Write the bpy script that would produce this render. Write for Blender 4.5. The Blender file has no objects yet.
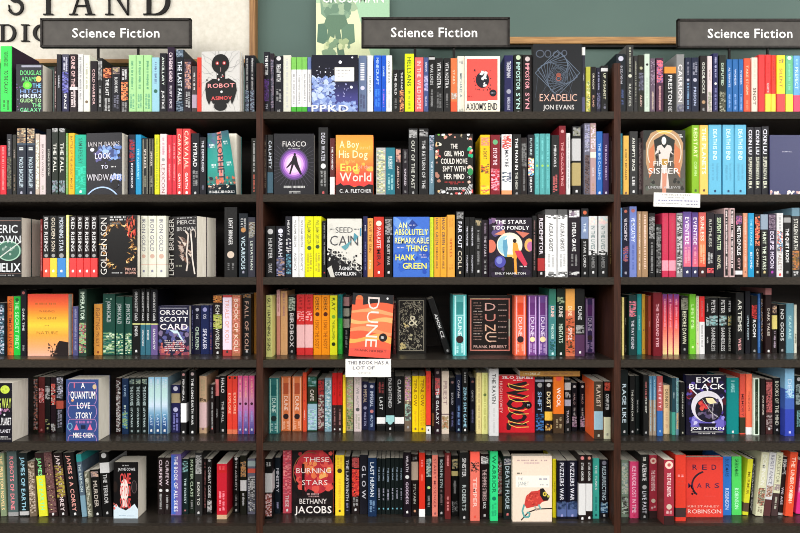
import bpy, math, random
from mathutils import Vector, Matrix

C = bpy.context.scene.collection
# ---------------------------------------------------------------- camera, world, lights, exposure
F_PX, CAM_D, CAM_Z = 578.0, 1.96, 1.45
cam = bpy.data.objects.new('camera', bpy.data.cameras.new('camera'))
C.objects.link(cam)
cam.location = (0, -CAM_D, CAM_Z)
cam.rotation_euler = (math.radians(90), 0, 0)
cam.data.sensor_width = 36.0
cam.data.lens = 36.0 * F_PX / 800.0
cam.data.clip_start = 0.01
bpy.context.scene.camera = cam

world = bpy.data.worlds.new('shop_ambience')
bpy.context.scene.world = world
world.use_nodes = True
world.node_tree.nodes['Background'].inputs[0].default_value = (1.0, 0.985, 0.97, 1)
world.node_tree.nodes['Background'].inputs[1].default_value = 0.72

def area(name, loc, target, sx, sy, power, col=(1, 0.975, 0.94)):
    l = bpy.data.lights.new(name, 'AREA')
    l.shape = 'RECTANGLE'; l.size = sx; l.size_y = sy; l.energy = power; l.color = col
    o = bpy.data.objects.new(name, l); C.objects.link(o)
    o.location = loc
    o.rotation_euler = (Vector(target) - Vector(loc)).to_track_quat('-Z', 'Y').to_euler()
    return o
area('ceiling_light_row', (0, -1.9, 3.3), (0, -0.8, 0.8), 7.0, 0.7, 20)
area('far_ceiling_light_row', (0, -5.2, 2.9), (0, 0, 0.8), 13.0, 1.5, 360)
for sx in (-1, 1):
    area('side_fill_light', (sx * 4.2, -2.2, 2.9), (0, 0, 1.0), 2.4, 1.6, 130)  # added fill lamps that brighten the sideways-facing page edges

sc = bpy.context.scene
sc.view_settings.view_transform = 'Standard'
sc.view_settings.look = 'None'
sc.view_settings.gamma = 1.0
sc.view_settings.exposure = -0.28
sc.view_settings.use_curve_mapping = False
sc.cycles.filter_width = 1.0

# ---------------------------------------------------------------- pixels of the photograph to metres at depth y behind the shelf fronts
def PX(px, y=0.0): return (px - 400.0) / F_PX * (CAM_D + y)
def PZ(py, y=0.0): return CAM_Z - (py - 266.5) / F_PX * (CAM_D + y)
SHELF_Z = {r: PZ(v) for r, v in {1: 111.5, 2: 194.4, 3: 277.3, 4: 360.2, 5: 443.1, 6: 526.0}.items()}
SHELF_T = 0.0245

# ---------------------------------------------------------------- materials
def lin(c): return tuple((x / 12.92 if x <= 0.04045 else ((x + 0.055) / 1.055) ** 2.4) for x in c)
def hexc(h):
    if len(h) == 3: h = ''.join(ch * 2 for ch in h)
    return tuple(int(h[i:i + 2], 16) / 255 for i in (0, 2, 4))
def new_mat(name, rough=0.5, spec=0.5, coat=0.0, metal=0.0):
    m = bpy.data.materials.new(name); m.use_nodes = True
    b = m.node_tree.nodes['Principled BSDF']
    b.inputs['Roughness'].default_value = rough
    b.inputs['Specular IOR Level'].default_value = spec
    b.inputs['Coat Weight'].default_value = coat
    b.inputs['Metallic'].default_value = metal
    return m, m.node_tree, b
def noise_mat(name, c1, c2, scale=(1, 1, 1), nscale=8.0, rough=0.5, spec=0.5, bump=0.0, coat=0.0, detail=4):
    m, nt, b = new_mat(name, rough, spec, coat)
    tc = nt.nodes.new('ShaderNodeTexCoord'); mp = nt.nodes.new('ShaderNodeMapping')
    mp.inputs['Scale'].default_value = scale
    n = nt.nodes.new('ShaderNodeTexNoise'); n.inputs['Scale'].default_value = nscale; n.inputs['Detail'].default_value = detail
    r = nt.nodes.new('ShaderNodeValToRGB')
    r.color_ramp.elements[0].color = (*lin(hexc(c1)), 1); r.color_ramp.elements[1].color = (*lin(hexc(c2)), 1)
    r.color_ramp.elements[0].position = 0.3; r.color_ramp.elements[1].position = 0.7
    nt.links.new(tc.outputs['Object'], mp.inputs[0]); nt.links.new(mp.outputs[0], n.inputs[0])
    nt.links.new(n.outputs[0], r.inputs[0]); nt.links.new(r.outputs[0], b.inputs['Base Color'])
    if bump:
        bp = nt.nodes.new('ShaderNodeBump'); bp.inputs['Strength'].default_value = bump; bp.inputs['Distance'].default_value = 0.002
        nt.links.new(n.outputs[0], bp.inputs['Height']); nt.links.new(bp.outputs[0], b.inputs['Normal'])
    return m
M = {}
def ink_mat(name, rough, coat):                                      # printed card: the colour is the printed ink stored on the faces
    m, nt, b = new_mat(name, rough, 0.15, coat)
    b.inputs['Coat Roughness'].default_value = 0.25
    a = nt.nodes.new('ShaderNodeAttribute'); a.attribute_name = 'ink'
    tc = nt.nodes.new('ShaderNodeTexCoord')
    n = nt.nodes.new('ShaderNodeTexNoise'); n.inputs['Scale'].default_value = 160
    mr = nt.nodes.new('ShaderNodeMapRange'); mr.inputs['To Min'].default_value = 0.9; mr.inputs['To Max'].default_value = 1.08
    mx = nt.nodes.new('ShaderNodeVectorMath'); mx.operation = 'SCALE'
    nt.links.new(tc.outputs['Object'], n.inputs[0]); nt.links.new(n.outputs[0], mr.inputs[0])
    nt.links.new(a.outputs['Color'], mx.inputs[0]); nt.links.new(mr.outputs[0], mx.inputs['Scale'])
    nt.links.new(mx.outputs[0], b.inputs['Base Color'])
    return m
M['card'] = ink_mat('printed_card', 0.36, 0.0)
M['paint'] = ink_mat('flat_print', 0.7, 0.0)
M['pages'] = noise_mat('page_edges', 'ddd5c4', 'f6f0e2', (90, 90, 3), 6.0, 0.8, 0.1)
M['shelf'] = noise_mat('shelf_laminate', '1f1b18', '3a342e', (1.2, 30, 30), 9.0, 0.3, 0.6, 0.05)
M['edge'] = noise_mat('shelf_edge_band', '221e19', '3b342c', (6, 40, 40), 14.0, 0.6, 0.15, 0.1)
M['upright'] = noise_mat('walnut_laminate', '2c1a13', '47291d', (30, 30, 1.5), 7.0, 0.5, 0.15, 0.05)
M['back'] = noise_mat('dark_back_board', '17100c', '241a13', (2, 2, 20), 5.0, 0.6, 0.3)
M['green'] = noise_mat('green_wall_paint', '4b5f59', '556a62', (1, 1, 1), 1.3, 0.65, 0.3, 0.02)
M['cream'] = noise_mat('cream_plaster_paper', 'cdc8ba', 'dad5c9', (1, 1, 1), 60.0, 0.8, 0.2, 0.25)
M['oak'] = noise_mat('oak_trim', '8a6338', 'b98c55', (2, 40, 40), 6.0, 0.5, 0.4, 0.1)
M['oak_v'] = noise_mat('oak_frame', '7b5530', 'a2784a', (40, 40, 2), 6.0, 0.5, 0.4, 0.1)
M['sign'] = noise_mat('sign_grey', '4a4744', '54514d', (1, 1, 1), 30.0, 0.6, 0.15)
M['black'] = noise_mat('black_metal', '161514', '201e1c', (1, 1, 1), 20.0, 0.5, 0.12)
M['steel'] = noise_mat('sign_rim', '1c1917', '302c29', (1, 1, 1), 90.0, 0.5, 0.15)
M['white'] = noise_mat('white_vinyl', 'f0f0ee', 'fafaf8', (1, 1, 1), 30.0, 0.6, 0.3)
M['floor'] = noise_mat('shop_carpet', '4a4438', '5e5646', (1, 1, 1), 120.0, 0.9, 0.1, 0.3)

# ---------------------------------------------------------------- mesh building
class MB:
    def __init__(s): s.v = []; s.f = []; s.c = []; s.m = []
    def face(s, pts, col=(0.5, 0.5, 0.5), mi=0):
        k = len(s.v); s.v += [tuple(p) for p in pts]; s.f.append(tuple(range(k, k + len(pts)))); s.c.append(col); s.m.append(mi)
    def box(s, x0, y0, z0, x1, y1, z1, col=(0.5, 0.5, 0.5), mi=0):
        k = len(s.v)
        s.v += [(x0,y0,z0),(x1,y0,z0),(x1,y1,z0),(x0,y1,z0),(x0,y0,z1),(x1,y0,z1),(x1,y1,z1),(x0,y1,z1)]
        for q in ((0,3,2,1),(4,5,6,7),(0,1,5,4),(1,2,6,5),(2,3,7,6),(3,0,4,7)):
            s.f.append(tuple(k + i for i in q)); s.c.append(col); s.m.append(mi)
    def merge(s, o, mat=None, mi=None):
        k = len(s.v)
        s.v += [tuple(mat @ Vector(p)) for p in o.v] if mat else o.v
        s.f += [tuple(i + k for i in q) for q in o.f]; s.c += o.c; s.m += (o.m if mi is None else [mi] * len(o.f))
    def build(s, name, mats, parent=None, bevel=0.0):
        me = bpy.data.meshes.new(name); me.from_pydata(s.v, [], s.f)
        at = me.color_attributes.new('ink', 'FLOAT_COLOR', 'CORNER')
        arr = []
        for q, c in zip(s.f, s.c):
            l = lin(c); arr += [l[0], l[1], l[2], 1.0] * len(q)
        at.data.foreach_set('color', arr)
        for m in (mats if isinstance(mats, (list, tuple)) else [mats]): me.materials.append(m)
        me.polygons.foreach_set('material_index', s.m)
        me.update()
        o = bpy.data.objects.new(name, me); C.objects.link(o)
        if parent: o.parent = parent
        if bevel:
            md = o.modifiers.new('bevel', 'BEVEL'); md.width = bevel; md.segments = 2; md.limit_method = 'ANGLE'
        return o
def tag(o, label=None, cat=None, group=None, kind=None):
    for k, v in (('label', label), ('category', cat), ('group', group), ('kind', kind)):
        if v: o[k] = v
    return o
def empty(name, loc, label=None, cat=None, group=None):
    o = bpy.data.objects.new(name, None); C.objects.link(o); o.location = loc; o.empty_display_size = 0.02
    return tag(o, label, cat, group)
def bx(name, x0, y0, z0, x1, y1, z1, mat, parent=None, bevel=0.0):
    mb = MB(); mb.box(x0, y0, z0, x1, y1, z1); return mb.build(name, mat, parent, bevel)

# glyphs of the built-in typeface as flat outlines
GL = {}
def glyph(ch, bold):
    key = (ch, bold)
    if key not in GL:
        cu = bpy.data.curves.new('glyph', 'FONT'); cu.body = ch; cu.size = 1.0; cu.resolution_u = 2; cu.offset = 0.012 if bold else -0.004; cu.fill_mode = 'FRONT'
        ob = bpy.data.objects.new('glyph', cu); C.objects.link(ob)
        dg = bpy.context.evaluated_depsgraph_get(); dg.update()
        me = bpy.data.meshes.new_from_object(ob.evaluated_get(dg))
        vs = [(v.co.x, v.co.y) for v in me.vertices]; fs = [tuple(p.vertices) for p in me.polygons]
        if vs:
            x0 = min(v[0] for v in vs); x1 = max(v[0] for v in vs)
            vs = [(a - x0, b) for a, b in vs]; adv = x1 - x0 + 0.09
        else: adv = 0.3
        GL[key] = (vs, fs, adv)
        bpy.data.objects.remove(ob); bpy.data.curves.remove(cu); bpy.data.meshes.remove(me)
    return GL[key]
def text_mb(mb, s, origin, ux, uy, height, length, col, bold=True, mi=0, lo=0.45, hi=1.6, align='c'):
    """Letters of S from ORIGIN along UX (advance) and UY (up), cap height HEIGHT, fitted to LENGTH."""
    gs = [glyph(ch, bold) for ch in s]
    tot = sum(g[2] for g in gs) - 0.09
    if tot <= 0: return
    sy = height / 0.73
    sx = max(lo, min(hi, length / tot / sy)) * sy
    if sx * tot > length: sx = length / tot
    pos = (length - sx * tot) / 2 if align == 'c' else 0.0
    O = Vector(origin); UX = Vector(ux); UY = Vector(uy)
    for vs, fs, adv in gs:
        k = len(mb.v)
        mb.v += [tuple(O + UX * (pos + a * sx) + UY * (b * sy)) for a, b in vs]
        for q in fs: mb.f.append(tuple(i + k for i in q)); mb.c.append(col); mb.m.append(mi)
        pos += adv * sx

# ---------------------------------------------------------------- the setting
WALL_Y = 0.42
fl = bx('floor', -3.2, -3.6, -0.1, 3.2, WALL_Y + 0.1, 0.0, M['floor']); tag(fl, kind='structure')
w = bx('wall_back', -3.2, WALL_Y, 0.0, 3.2, WALL_Y + 0.1, 3.0, M['green']); tag(w, kind='structure')
ry = 0.385                                                             # oak rail fixed to the green wall
w = bx('trim_1', PX(430, ry), ry, PZ(43.5, ry), 2.0, WALL_Y, PZ(36.5, ry), M['oak'], None, 0.003); tag(w, kind='structure')
w = bx('rail_shadow_strip', PX(430, ry), ry + 0.012, PZ(45.8, ry), 2.0, WALL_Y, PZ(43.6, ry), M['black']); tag(w, kind='structure')  # black strip standing in for the shade below the rail

# cream wall sign with oak frame and black serif letters
wy = WALL_Y - 0.03
ws = empty('wall_sign', (PX(60, wy), wy, PZ(60, wy)), 'large cream wall sign with black serif capitals in an oak frame', 'sign')
def wbox(name, a, b, c, d, e, f, m, bev=0.0):
    o = bx(name, a, b, c, d, e, f, m, None, bev); o.parent = ws; o.matrix_parent_inverse = Matrix.Translation(-ws.location); return o
zt = 2.75
wbox('board', -2.4, wy, PZ(60, wy), PX(250, wy), WALL_Y, zt, M['cream'])
wbox('frame', PX(250, wy), wy - 0.012, PZ(64, wy), PX(256, wy), WALL_Y, zt, M['oak_v'], 0.002)
wbox('frame', -2.4, wy - 0.012, PZ(64, wy), PX(250, wy), WALL_Y, PZ(60, wy), M['oak'], 0.002)
def serif_letter(mb, ch, x, z, h, wd, y0, y1):
    """Roman capital: thick and thin strokes with serifs, extruded from y0 to y1."""
    def poly(pts):
        P = [(x + a * wd, z + b * h) for a, b in pts]; n = len(P)
        area2 = sum(P[i][0] * P[(i + 1) % n][1] - P[(i + 1) % n][0] * P[i][1] for i in range(n))
        if area2 < 0: P.reverse()
        mb.face([(a, y0, b) for a, b in P], (0.1, 0.09, 0.09))
        for i in range(n):
            a, b = P[i], P[(i + 1) % n]
            mb.face([(a[0], y1, a[1]), (b[0], y1, b[1]), (b[0], y0, b[1]), (a[0], y0, a[1])], (0.1, 0.09, 0.09))
    def arc(cx, cz, rx, rz, a0, a1, t0, t1, n=14):                    # stroke following an ellipse, width from t0 to t1 at its middle
        for i in range(n):
            q = []
            for j in (i, i + 1):
                s_ = j / n; a = math.radians(a0 + (a1 - a0) * s_); t = t0 + (t1 - t0) * math.sin(math.pi * s_)
                q.append(((cx + (rx + t / 2) * math.cos(a), cz + (rz + t / 2) * math.sin(a)), (cx + (rx - t / 2) * math.cos(a), cz + (rz - t / 2) * math.sin(a))))
            poly([q[0][0], q[1][0], q[1][1], q[0][1]])
    def rect(a, b, c, d): poly([(a, b), (c, b), (c, d), (a, d)])
    if ch == 'T':
        rect(.42, .03, .58, .97); rect(.3, 0, .7, .04); rect(0, .94, 1, 1); poly([(0, .94), (.05, .8), (.09, .94)]); poly([(1, .94), (.95, .8), (.91, .94)])
    if ch == 'I':
        rect(.36, .03, .64, .97); rect(.1, 0, .9, .05); rect(.1, .95, .9, 1)
    if ch == 'A':
        poly([(.5, 1), (.62, 1), (.95, .02), (.78, .02)]); poly([(.5, 1), (.56, 1), (.2, .02), (.13, .02)]); rect(.26, .3, .74, .35)
        rect(0, 0, .34, .04); rect(.66, 0, 1.06, .04)
    if ch == 'N':
        rect(.12, .03, .18, .97); rect(.84, 0, .9, .97); poly([(.1, 1), (.28, 1), (.9, 0), (.82, 0)]); rect(0, 0, .3, .04); rect(.7, .96, 1.02, 1); rect(0, .96, .2, 1)
    if ch == 'D':
        rect(.12, .03, .28, .97); rect(0, 0, .5, .045); rect(0, .955, .5, 1); arc(.46, .5, .44, .475, -90, 90, .05, .17, 22)
    if ch == 'O':
        arc(.5, .5, .42, .47, -90, 90, .05, .17, 20); arc(.5, .5, .42, .47, 90, 270, .05, .17, 20)
    if ch == 'S':
        arc(.5, .75, .3, .22, 20, 180, .05, .1, 14); arc(.5, .75, .3, .24, 180, 270, .12, .16, 8)
        arc(.5, .27, .34, .24, 90, 0, .12, .16, 8); arc(.5, .27, .34, .24, 0, -160, .14, .07, 14)
        poly([(.12, .36), (.17, .1), (.21, .16), (.16, .36)]); poly([(.8, .98), (.84, .7), (.79, .7), (.74, .86)])
k = (CAM_D + wy) / F_PX
def one_letter(ch, a, b, base, h):
    m = MB(); serif_letter(m, ch, PX(a, wy), PZ(base, wy), h * k, (b - a) * k, wy - 0.008, wy - 0.0002)
    o = m.build('letter', M['black']); o.parent = ws; o.matrix_parent_inverse = Matrix.Translation(-ws.location)
for ch, a, b in (('S', 7, 26), ('T', 37, 61), ('A', 70, 94), ('N', 106, 132), ('D', 144, 171)):
    one_letter(ch, a, b, 15.5, 28)
for ch, a, b in (('D', 0, 17), ('I', 21, 31), ('O', 34, 53)):
    one_letter(ch, a, b, 42, 17)

# ---------------------------------------------------------------- bookcases: three bays side by side
UT, UTI = 0.0235, 0.008                                               # front stile and the thinner panel behind it
UPX = [PX(259.7), PX(617.3)]
BAYW = UPX[1] - UPX[0]
edges = [UPX[0] - BAYW, UPX[0], UPX[1], UPX[1] + BAYW]
CASE_D = 0.36
TOPZ = PZ(63, 0.0)
names = [('dark bookcase bay on the left, under the cream wall sign', (0, 1)), ('dark bookcase bay in the middle, under the poster and the central sign', (1, 1)), ('dark bookcase bay on the right, under the oak wall rail', (1, 0))]
for b in range(3):
    x0, x1 = edges[b], edges[b + 1]
    root = empty('bookcase', ((x0 + x1) / 2, 0, 0), names[b][0], 'bookcase', 'bookcase bays along the wall')
    def child(name, a, y0, z0, c, y1, z1, m, bev=0.0):
        o = bx(name, a - root.location.x, y0, z0, c - root.location.x, y1, z1, m, root, bev); return o
    l_in, r_in = x0 + UT / 2, x1 - UT / 2
    sides = {0: [x0, x1], 1: [], 2: [x1]}[b]
    if b == 1: sides = []
    for sx in ([x0, x1] if b == 0 else [x1]):
        child('side_panel', sx - UTI / 2, 0.0201, 0.0, sx + UTI / 2, CASE_D, TOPZ, M['upright'], 0.001)
        child('front_stile', sx - UT / 2, 0.0, 0.0, sx + UT / 2, 0.02, TOPZ, M['upright'], 0.0015)
    child('back_panel', x0 + UTI / 2, CASE_D - 0.012, 0.0, x1 - UTI / 2, CASE_D, SHELF_Z[1] - SHELF_T, M['back'])
    child('plinth', l_in, 0.02, 0.0, r_in, 0.04, 0.09, M['upright'])
    for r in list(range(1, 7)) + [7]:
        z = SHELF_Z[r] if r < 7 else 0.115
        s = child('shelf', x0 + UTI / 2, 0.0205, z - SHELF_T, x1 - UTI / 2, CASE_D - (0.012 if r > 1 else 0), z, M['shelf'], 0.0012)
        e = bx('edge_band', l_in - root.location.x, 0.0, z - SHELF_T, r_in - root.location.x, 0.0203, z, M['edge'], s)

# ---------------------------------------------------------------- what stands on the shelves
# ---- the books: one line each. x0,x1,top[,bottom[,lean]] colour motifs ----
# motifs: T title  U small lettering  S row of tiny illegible lettering  B band  N printed picture blocks  O disc  V lengthwise stripe
BOOKS = {}
BOOKS[1, 'A'] = (0, 6.154, '''
2,72,38 3d5 K323 U8-30:231:THE_HITCHHIKERS_GUIDE U36-70:231:TO_THE_GALAXY S80-95:231
F 100,262,150 T6,n1,galaxy 112
332,348,165 422 S10-90:caa
348,378,88 223 U12-80:bbc:KINNING
378,424,88 336 N30-65:66b,448,88c,335 S5-30:ccd U66-92:eee:SPACE B0-6:445
428,476,88 312 T4-55:d99:DUNE_OF_THE S60-90:edd B55-60:ddd
476,512,88 ddd S5-80:888
515,552,92 eed S15-60:998 O80:765
556,598,130 212 U10-88:c88:COLD_HARBOR
600,632,112 333 N5-40:888,aaa,666 S50-90:bbb
632,688,172 222 N0-22:b64,732,d85 U25-60:ddd:THE_LAST S66-95:bbb
690,740,168 223 N0-15:a97,766 U22-55:ccc:BLOOD_MUSIC S60-90:778
742,792,168 322 S5-30:ddd N32-72:c85,e96,743,d74 S76-98:999
''')
BOOKS[1, 'B'] = (125, 5.714, '''
18,62,86 ad9 S10-60:486 S66-92:597
64,104,86 ad9 S10-60:486 S66-92:597
106,152,86 ad9 S10-60:486 S66-92:597
154,196,100 9cd S8-48:568 O60:365
198,238,76 223 U4-55:bcb:ANCILLARY U62-92:ddd:JUSTICE
242,282,42 425 T8-52:dbc:CATHERINE_ASARO U58-92:bab:RUBY_DICE
290,336,55 234 N0-12:89a,567 T18-80:cde:THE_LAST_FALL N80-100:567,234,789
338,380,110 434 N5-55:a76,c98,545,767 S60-90:bbb
382,410,150 655 S10-50:ccc B60-88:a9a
412,438,100 e43 U6-75:822:RED_NOISE
F 438,655,70 T4,n2,robot,y5 ccc
684,712,88 223 S5-60:aaa N60-96:567,445,89a
712,742,88 223 S5-60:bbb N60-96:667,445,89a
''')
BOOKS[1, 'C'] = (255, 6.667, '''
58,98,80 334 K334 T6-38:ddd:THE_FETTER N44-80:537,435,648 U84-92:889:TM
101,127,90 434 N10-90:667,445,989
130,186,108 223 T14-44:eee:THE_LAST_WATCH S58-82:999 O4:ccc U93-98:bbb:TOR
188,240,102 ddc S6-90:bbb
242,276,115 eee B0-22:7b5 S30-84:999 B88-100:4a3
278,312,115 eee B0-22:7b5 S30-84:999 B88-100:4a3
314,348,115 eee B0-22:7b5 S30-84:999 B88-100:4a3
350,376,115 eee B0-22:67a S30-84:999 B88-100:459
F 378,686,100 T3,n1,stardust 224
690,744,104 679 T6-50:dde:IIIIIIIIII O56:cce S66-92:446
748,788,104 eee U10-88:bcb:THIN_AIR
''')
BOOKS[1, 'D'] = (365, 5.926, '''
52,96,92 15c U4-50:7af:MINECRAFT S58-90:48e B95-100:159
97,124,92 15c U4-50:9ce:ZOMBIE S58-90:a7d B95-100:159
126,160,92 eee U6-50:998:WILD_BOAR S60-90:bbb
164,200,176 222 U6-60:ddd:THE_GUILD S66-92:777
202,234,176 223 U6-45:ccc:THE_ROAD N46-96:b75,743,d96
236,290,82 de1 T6-54:562:HELLSANS S60-94:882
296,346,104 e66 T6-92:f99:IN_THE_WILD_HOPE
348,376,104 458 U5-30:dde:SNOW N32-60:99c,779,bbd U64-92:bbd:GLACE
378,414,96 222 B2-6:bbb T14-50:999:WAR_LORDS S58-88:888
416,462,108 333 T8-54:bbb:VITA_NOSTRA S62-90:777
466,506,108 333 T8-54:bbb:VITA_NOSTRA S62-90:777
508,546,108 d74 U8-60:f96:STARS N62-74:ccc,a98 B78-98:d53
548,590,96 eed S8-14:999 U30-72:8ab:MICHAELA S90-98:777
F 592,800,96 T2,n1,planet fed
''')
BOOKS[1, 'E'] = (495, 6.154, '''
58,112,95 337 T10-38:bbc:TIGERMAN O62:99a U72-94:99b:HARKAWAY
116,170,90 232 O5:bca T13-60:8cb:IMPOSTOR T64-92:8cb:SYN O97:888
172,228,92 322 O7:cbb T14-58:e67:IMPOSTOR T62-94:e67:SYN
F 236,534,26 T3,n1,exadelic 333
536,556,45 445 B0-12:ddd U20-70:999:FARSIDE B75-100:557
560,588,165 bb4 N30-95:9a5,cb6,dd9,675
590,622,165 322 V20-80:111 U12-50:cb9:DRAGON U56-90:b64:ISLAND
624,652,170 335 S10-50:99b N55-90:445,668
654,696,158 333 B5-12:ddd U16-70:cc9:UP_AGAINST S78-92:889
''')
BOOKS[1, 'F'] = (615, 4.324, '''
5,46,60 234 O8:bbc U20-50:889:REFORM S60-85:569
50,80,22 444 K555 S3-40:aa9 O45:ccb U52-94:998:REALITIES
82,98,68 444 S10-80:998
100,126,66 443 O22:aa8 N30-60:667,445 U65-90:965:ALIEN
128,150,60 cdc O18:222 S40-90:aba
152,174,80 656 N5-50:767,989,545 S60-92:ba9
178,210,78 635 N4-44:e67,a57,c78,869 S50-94:c99
214,264,116 333 B0-14:d83 T18-80:bbb:PRESTON U84-96:999:CHILD
266,300,62 888 T15-82:dcc:CARRION N84-98:556,778
304,328,76 236 S8-32:889 O40:aab S46-92:79b
330,362,76 236 S8-32:99a O40:aab U46-92:89c:PRISON
368,398,68 322 U6-70:bba:GOLDILOCKS O80:a86 S90-98:999
400,420,70 dcc U6-60:987:WORST N62-96:887,aa9
424,446,58 337 S6-40:aac O50:ddd S58-96:88b
450,480,66 232 U5-60:9b9:DISPUTED N62-98:554,332,998
484,506,84 26a U6-60:abd:ALTERNATE S64-94:8ad
509,532,84 26a U6-60:abd:WONDER S64-94:8ad
535,556,84 26a U6-60:abd:WONDER S64-94:8ad
558,586,80 e53 U8-70:f96:TAKE_STORM S76-94:f86
590,618,76 edc S4-40:cba T46-92:432:SNOT
620,648,64 d33
650,674,64 e33 S10-45:b22 U48-64:f99:QUITE B66-96:dd4
676,696,66 d32 S10-45:a22 B66-96:dc4
700,736,66 fd3 S6-14:665 U18-60:c95:SILENT B66-98:d44
738,770,68 6b8 O4:dfe S14-60:7ca B66-98:dd4
772,800,68 6ad S6-16:9ce T20-58:9cf:PREFECT B68-98:d46
''')
BOOKS[2, 'A'] = (0, 6.054, '''
0,38,202 d23 S4-90:e88
40,72,135 223 S6-36:999 N38-90:665,443
74,100,138 332 U4-60:865:CAVES S66-94:765
101,158,100 235 N0-22:a86,765,cb9,543 B22-25:345 T27-34:bcc:II T43-88:9bc:PAOLO_BACIGALUPI O96:aab
161,212,100 235 N0-22:a86,765,cb9,543 B22-25:345 T27-34:bcc:II T43-88:9bc:PAOLO_BACIGALUPI O96:aab
214,238,132 cba N10-90:ddc,998,eed
241,276,138 dcc U5-80:988:BROKEN_WORLD S84-96:998
280,310,104 333 U8-92:998:SCIENCE_FICTION
313,352,98 343 N0-6:aaa,777 T22-66:ccb:THE_FALL N78-96:799,99a,566
355,396,98 343 N0-6:aaa,777 T22-66:ccb:THE_FALL N78-96:799,99a,566
398,412,128 7a5 S5-90:bbb
414,452,128 eb2 U5-90:a73:BATTLE_OF_THE_LINGUIST_MAGES
454,522,138 2b9 T6-48:287:SAM_REVELRY N50-90:3ca,2a8 O94:eff
F 524,738,130 T4,n2,windward,y6 334
''')
BOOKS[2, 'B'] = (125, 5.714, '''
22,58,130 235 N8-45:a34,933,446 U45-90:dde:INVERSIONS
60,92,130 29c U5-92:6de:THE_ALGEBRAIST
96,134,150 222 V14-86:998 V20-80:222 U12-60:ba9:SPEAKER S66-86:887
136,166,150 222 V14-86:998 V20-80:222 U12-60:ba9:SPEAKER S66-86:887
168,196,130 dd2 S5-92:9a3
200,238,126 edd S5-35:b89 O42:999 T48-98:c88:LEXICON
240,268,132 d34 S14-40:f99 S48-76:e99
270,292,132 d34 S14-40:f99 S48-76:e99
294,328,96 d44 T3-60:fb9:CARVAJAL U66-90:eee:GARTH O96:fff
330,374,96 d44 T3-60:fb9:CARVAJAL U66-90:eee:GARTH O96:fff
378,424,122 223 T16-54:ddd:MYRIAD S60-85:999 O96:bbb
426,464,145 223 U6-60:ccd:THE_DEMOLISHED S80-92:667
F 472,640,122 T6,n1,prophet 277
722,752,150 332 S5-60:bbb S64-96:c65
''')
BOOKS[2, 'C'] = (255, 6.058, '''
50,72,138 322 S10-90:765
74,110,138 333 T10-56:cde:CALAMITY B62-96:467
F 114,358,132 T2.4,n1,fiasco 333
385,442,94 333 T8-50:99a:DEAD_WATER O57:ddd S64-88:999 O96:b55
454,484,160 833 U6-64:eee:THE_VANISHED B68-100:ddd
F 490,716,140 T3,n1,sunset e63
''')
BOOKS[2, 'D'] = (365, 5.926, '''
66,122,212 bbb N5-96:9a9,ccb,dda,887,aa7
124,178,212 278 T18-45:bdd:MURDERBOT S55-90:9cc
180,214,216 322 N2-30:c98,866 U32-92:b87:ALIEN_CLAY
222,256,220 323 S4-30:888 U32-90:bab:KINDRED S90-96:888
258,312,98 222 N2-14:aaa,777,999 U18-90:aa9:OUT_OF_THE_PAST O96:999
320,376,98 222 N2-12:aaa,777 U18-90:999:THE_RETURN_OF_THE
380,412,138 689 N0-25:99a,456,bbc U28-95:cde:THE_STONES
F 416,640,130 T2,n1,novel 222
684,740,136 fc1 N4-18:d86,e97 U22-40:543:A_SHORT N48-64:543,fc1,c63 N84-96:d65,fd4
744,800,136 b23 O12:6a7 T22-50:fcd:EYE_OF_THE N56-92:eab,d67,b23
''')
BOOKS[2, 'E'] = (495, 6.054, '''
40,102,136 eee N2-24:d65,b33,eee U26-54:556:MAYBE N62-78:456,eee,889 B92-100:e96
106,156,136 222 U6-58:ddd:THE_MAN_IN U62-90:998:THE_HIGH O97:999
158,194,156 322 N10-50:777,555 S54-94:777
198,238,138 223 U4-36:9bb:FUTURE N38-68:c9b,fd7,7bd,d76,eee U70-94:ddd:DREAM
240,270,132 5aa S5-46:7cc O52:9c6 S58-90:6bb
272,303,132 5aa S5-46:7cc O52:9c6 S58-90:6bb
305,334,132 5aa S5-46:7cc O52:9c6 S58-90:6bb
342,386,140 333 U8-62:bbb:MIRRORS S66-96:c66
388,428,84 b23 O8:c99 U16-94:d66:THE_CALCULATING
432,456,128 ddd S6-90:999
468,520,86 222 N2-14:999,887 B18-50:bbb B53-86:a96 O94:ddd
540,576,68 667 N2-40:99b,aab,778 N44-98:544,655,322
577,612,68 b99 N2-36:cbb,dcd,a98 B40-48:ddc U56-80:bab:IDEA S84-96:a86
614,652,118 26b U4-90:8be:THE_BIG_CALLING O96:dde
655,690,130 538 U4-90:a8c:THE_DARK_FOREST O96:ccd
694,720,150 311 S8-80:544
''')
BOOKS[2, 'F'] = (612, 6.058, '''
48,64,130 278 S8-90:499
68,102,144 eb5 U6-90:742:AVERY_MIRALLES O96:754
106,156,118 444 U10-62:ccb:AN_EMPTY_SPACE U66-90:bbb:LEE O94:ddd
160,186,158 322 N8-90:544,433,655
F 190,444,112 T3,n1,sister 655
484,530,80 8b2 T4-46:de8:REDSTART U52-72:9c5:CORVIN O93:453
532,582,80 fc6 T4-70:feb:THE_PLANETS O93:643
''')
BOOKS[2, 'G'] = (705, 6.053, '''
22,100,78 6bd T6-50:bef:DEATH_IS_END S55-80:59b O94:246
108,176,78 6bd T6-50:bef:DEATH_IS_END S55-80:59b O94:246
180,250,78 6bd T6-50:bef:DEATH_IS_END S55-80:59b O94:246
254,296,92 223 T4-40:dde:CIXIN_LIU T44-90:cca:SUPERNOVA_ERA
298,340,92 223 T4-40:dde:CIXIN_LIU T44-90:cca:SUPERNOVA_ERA
342,392,88 223 T4-40:dde:CIXIN_LIU T44-90:cca:SUPERNOVA_ERA
F 394,620,140 T2,n1,dusk 446
''')
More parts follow.
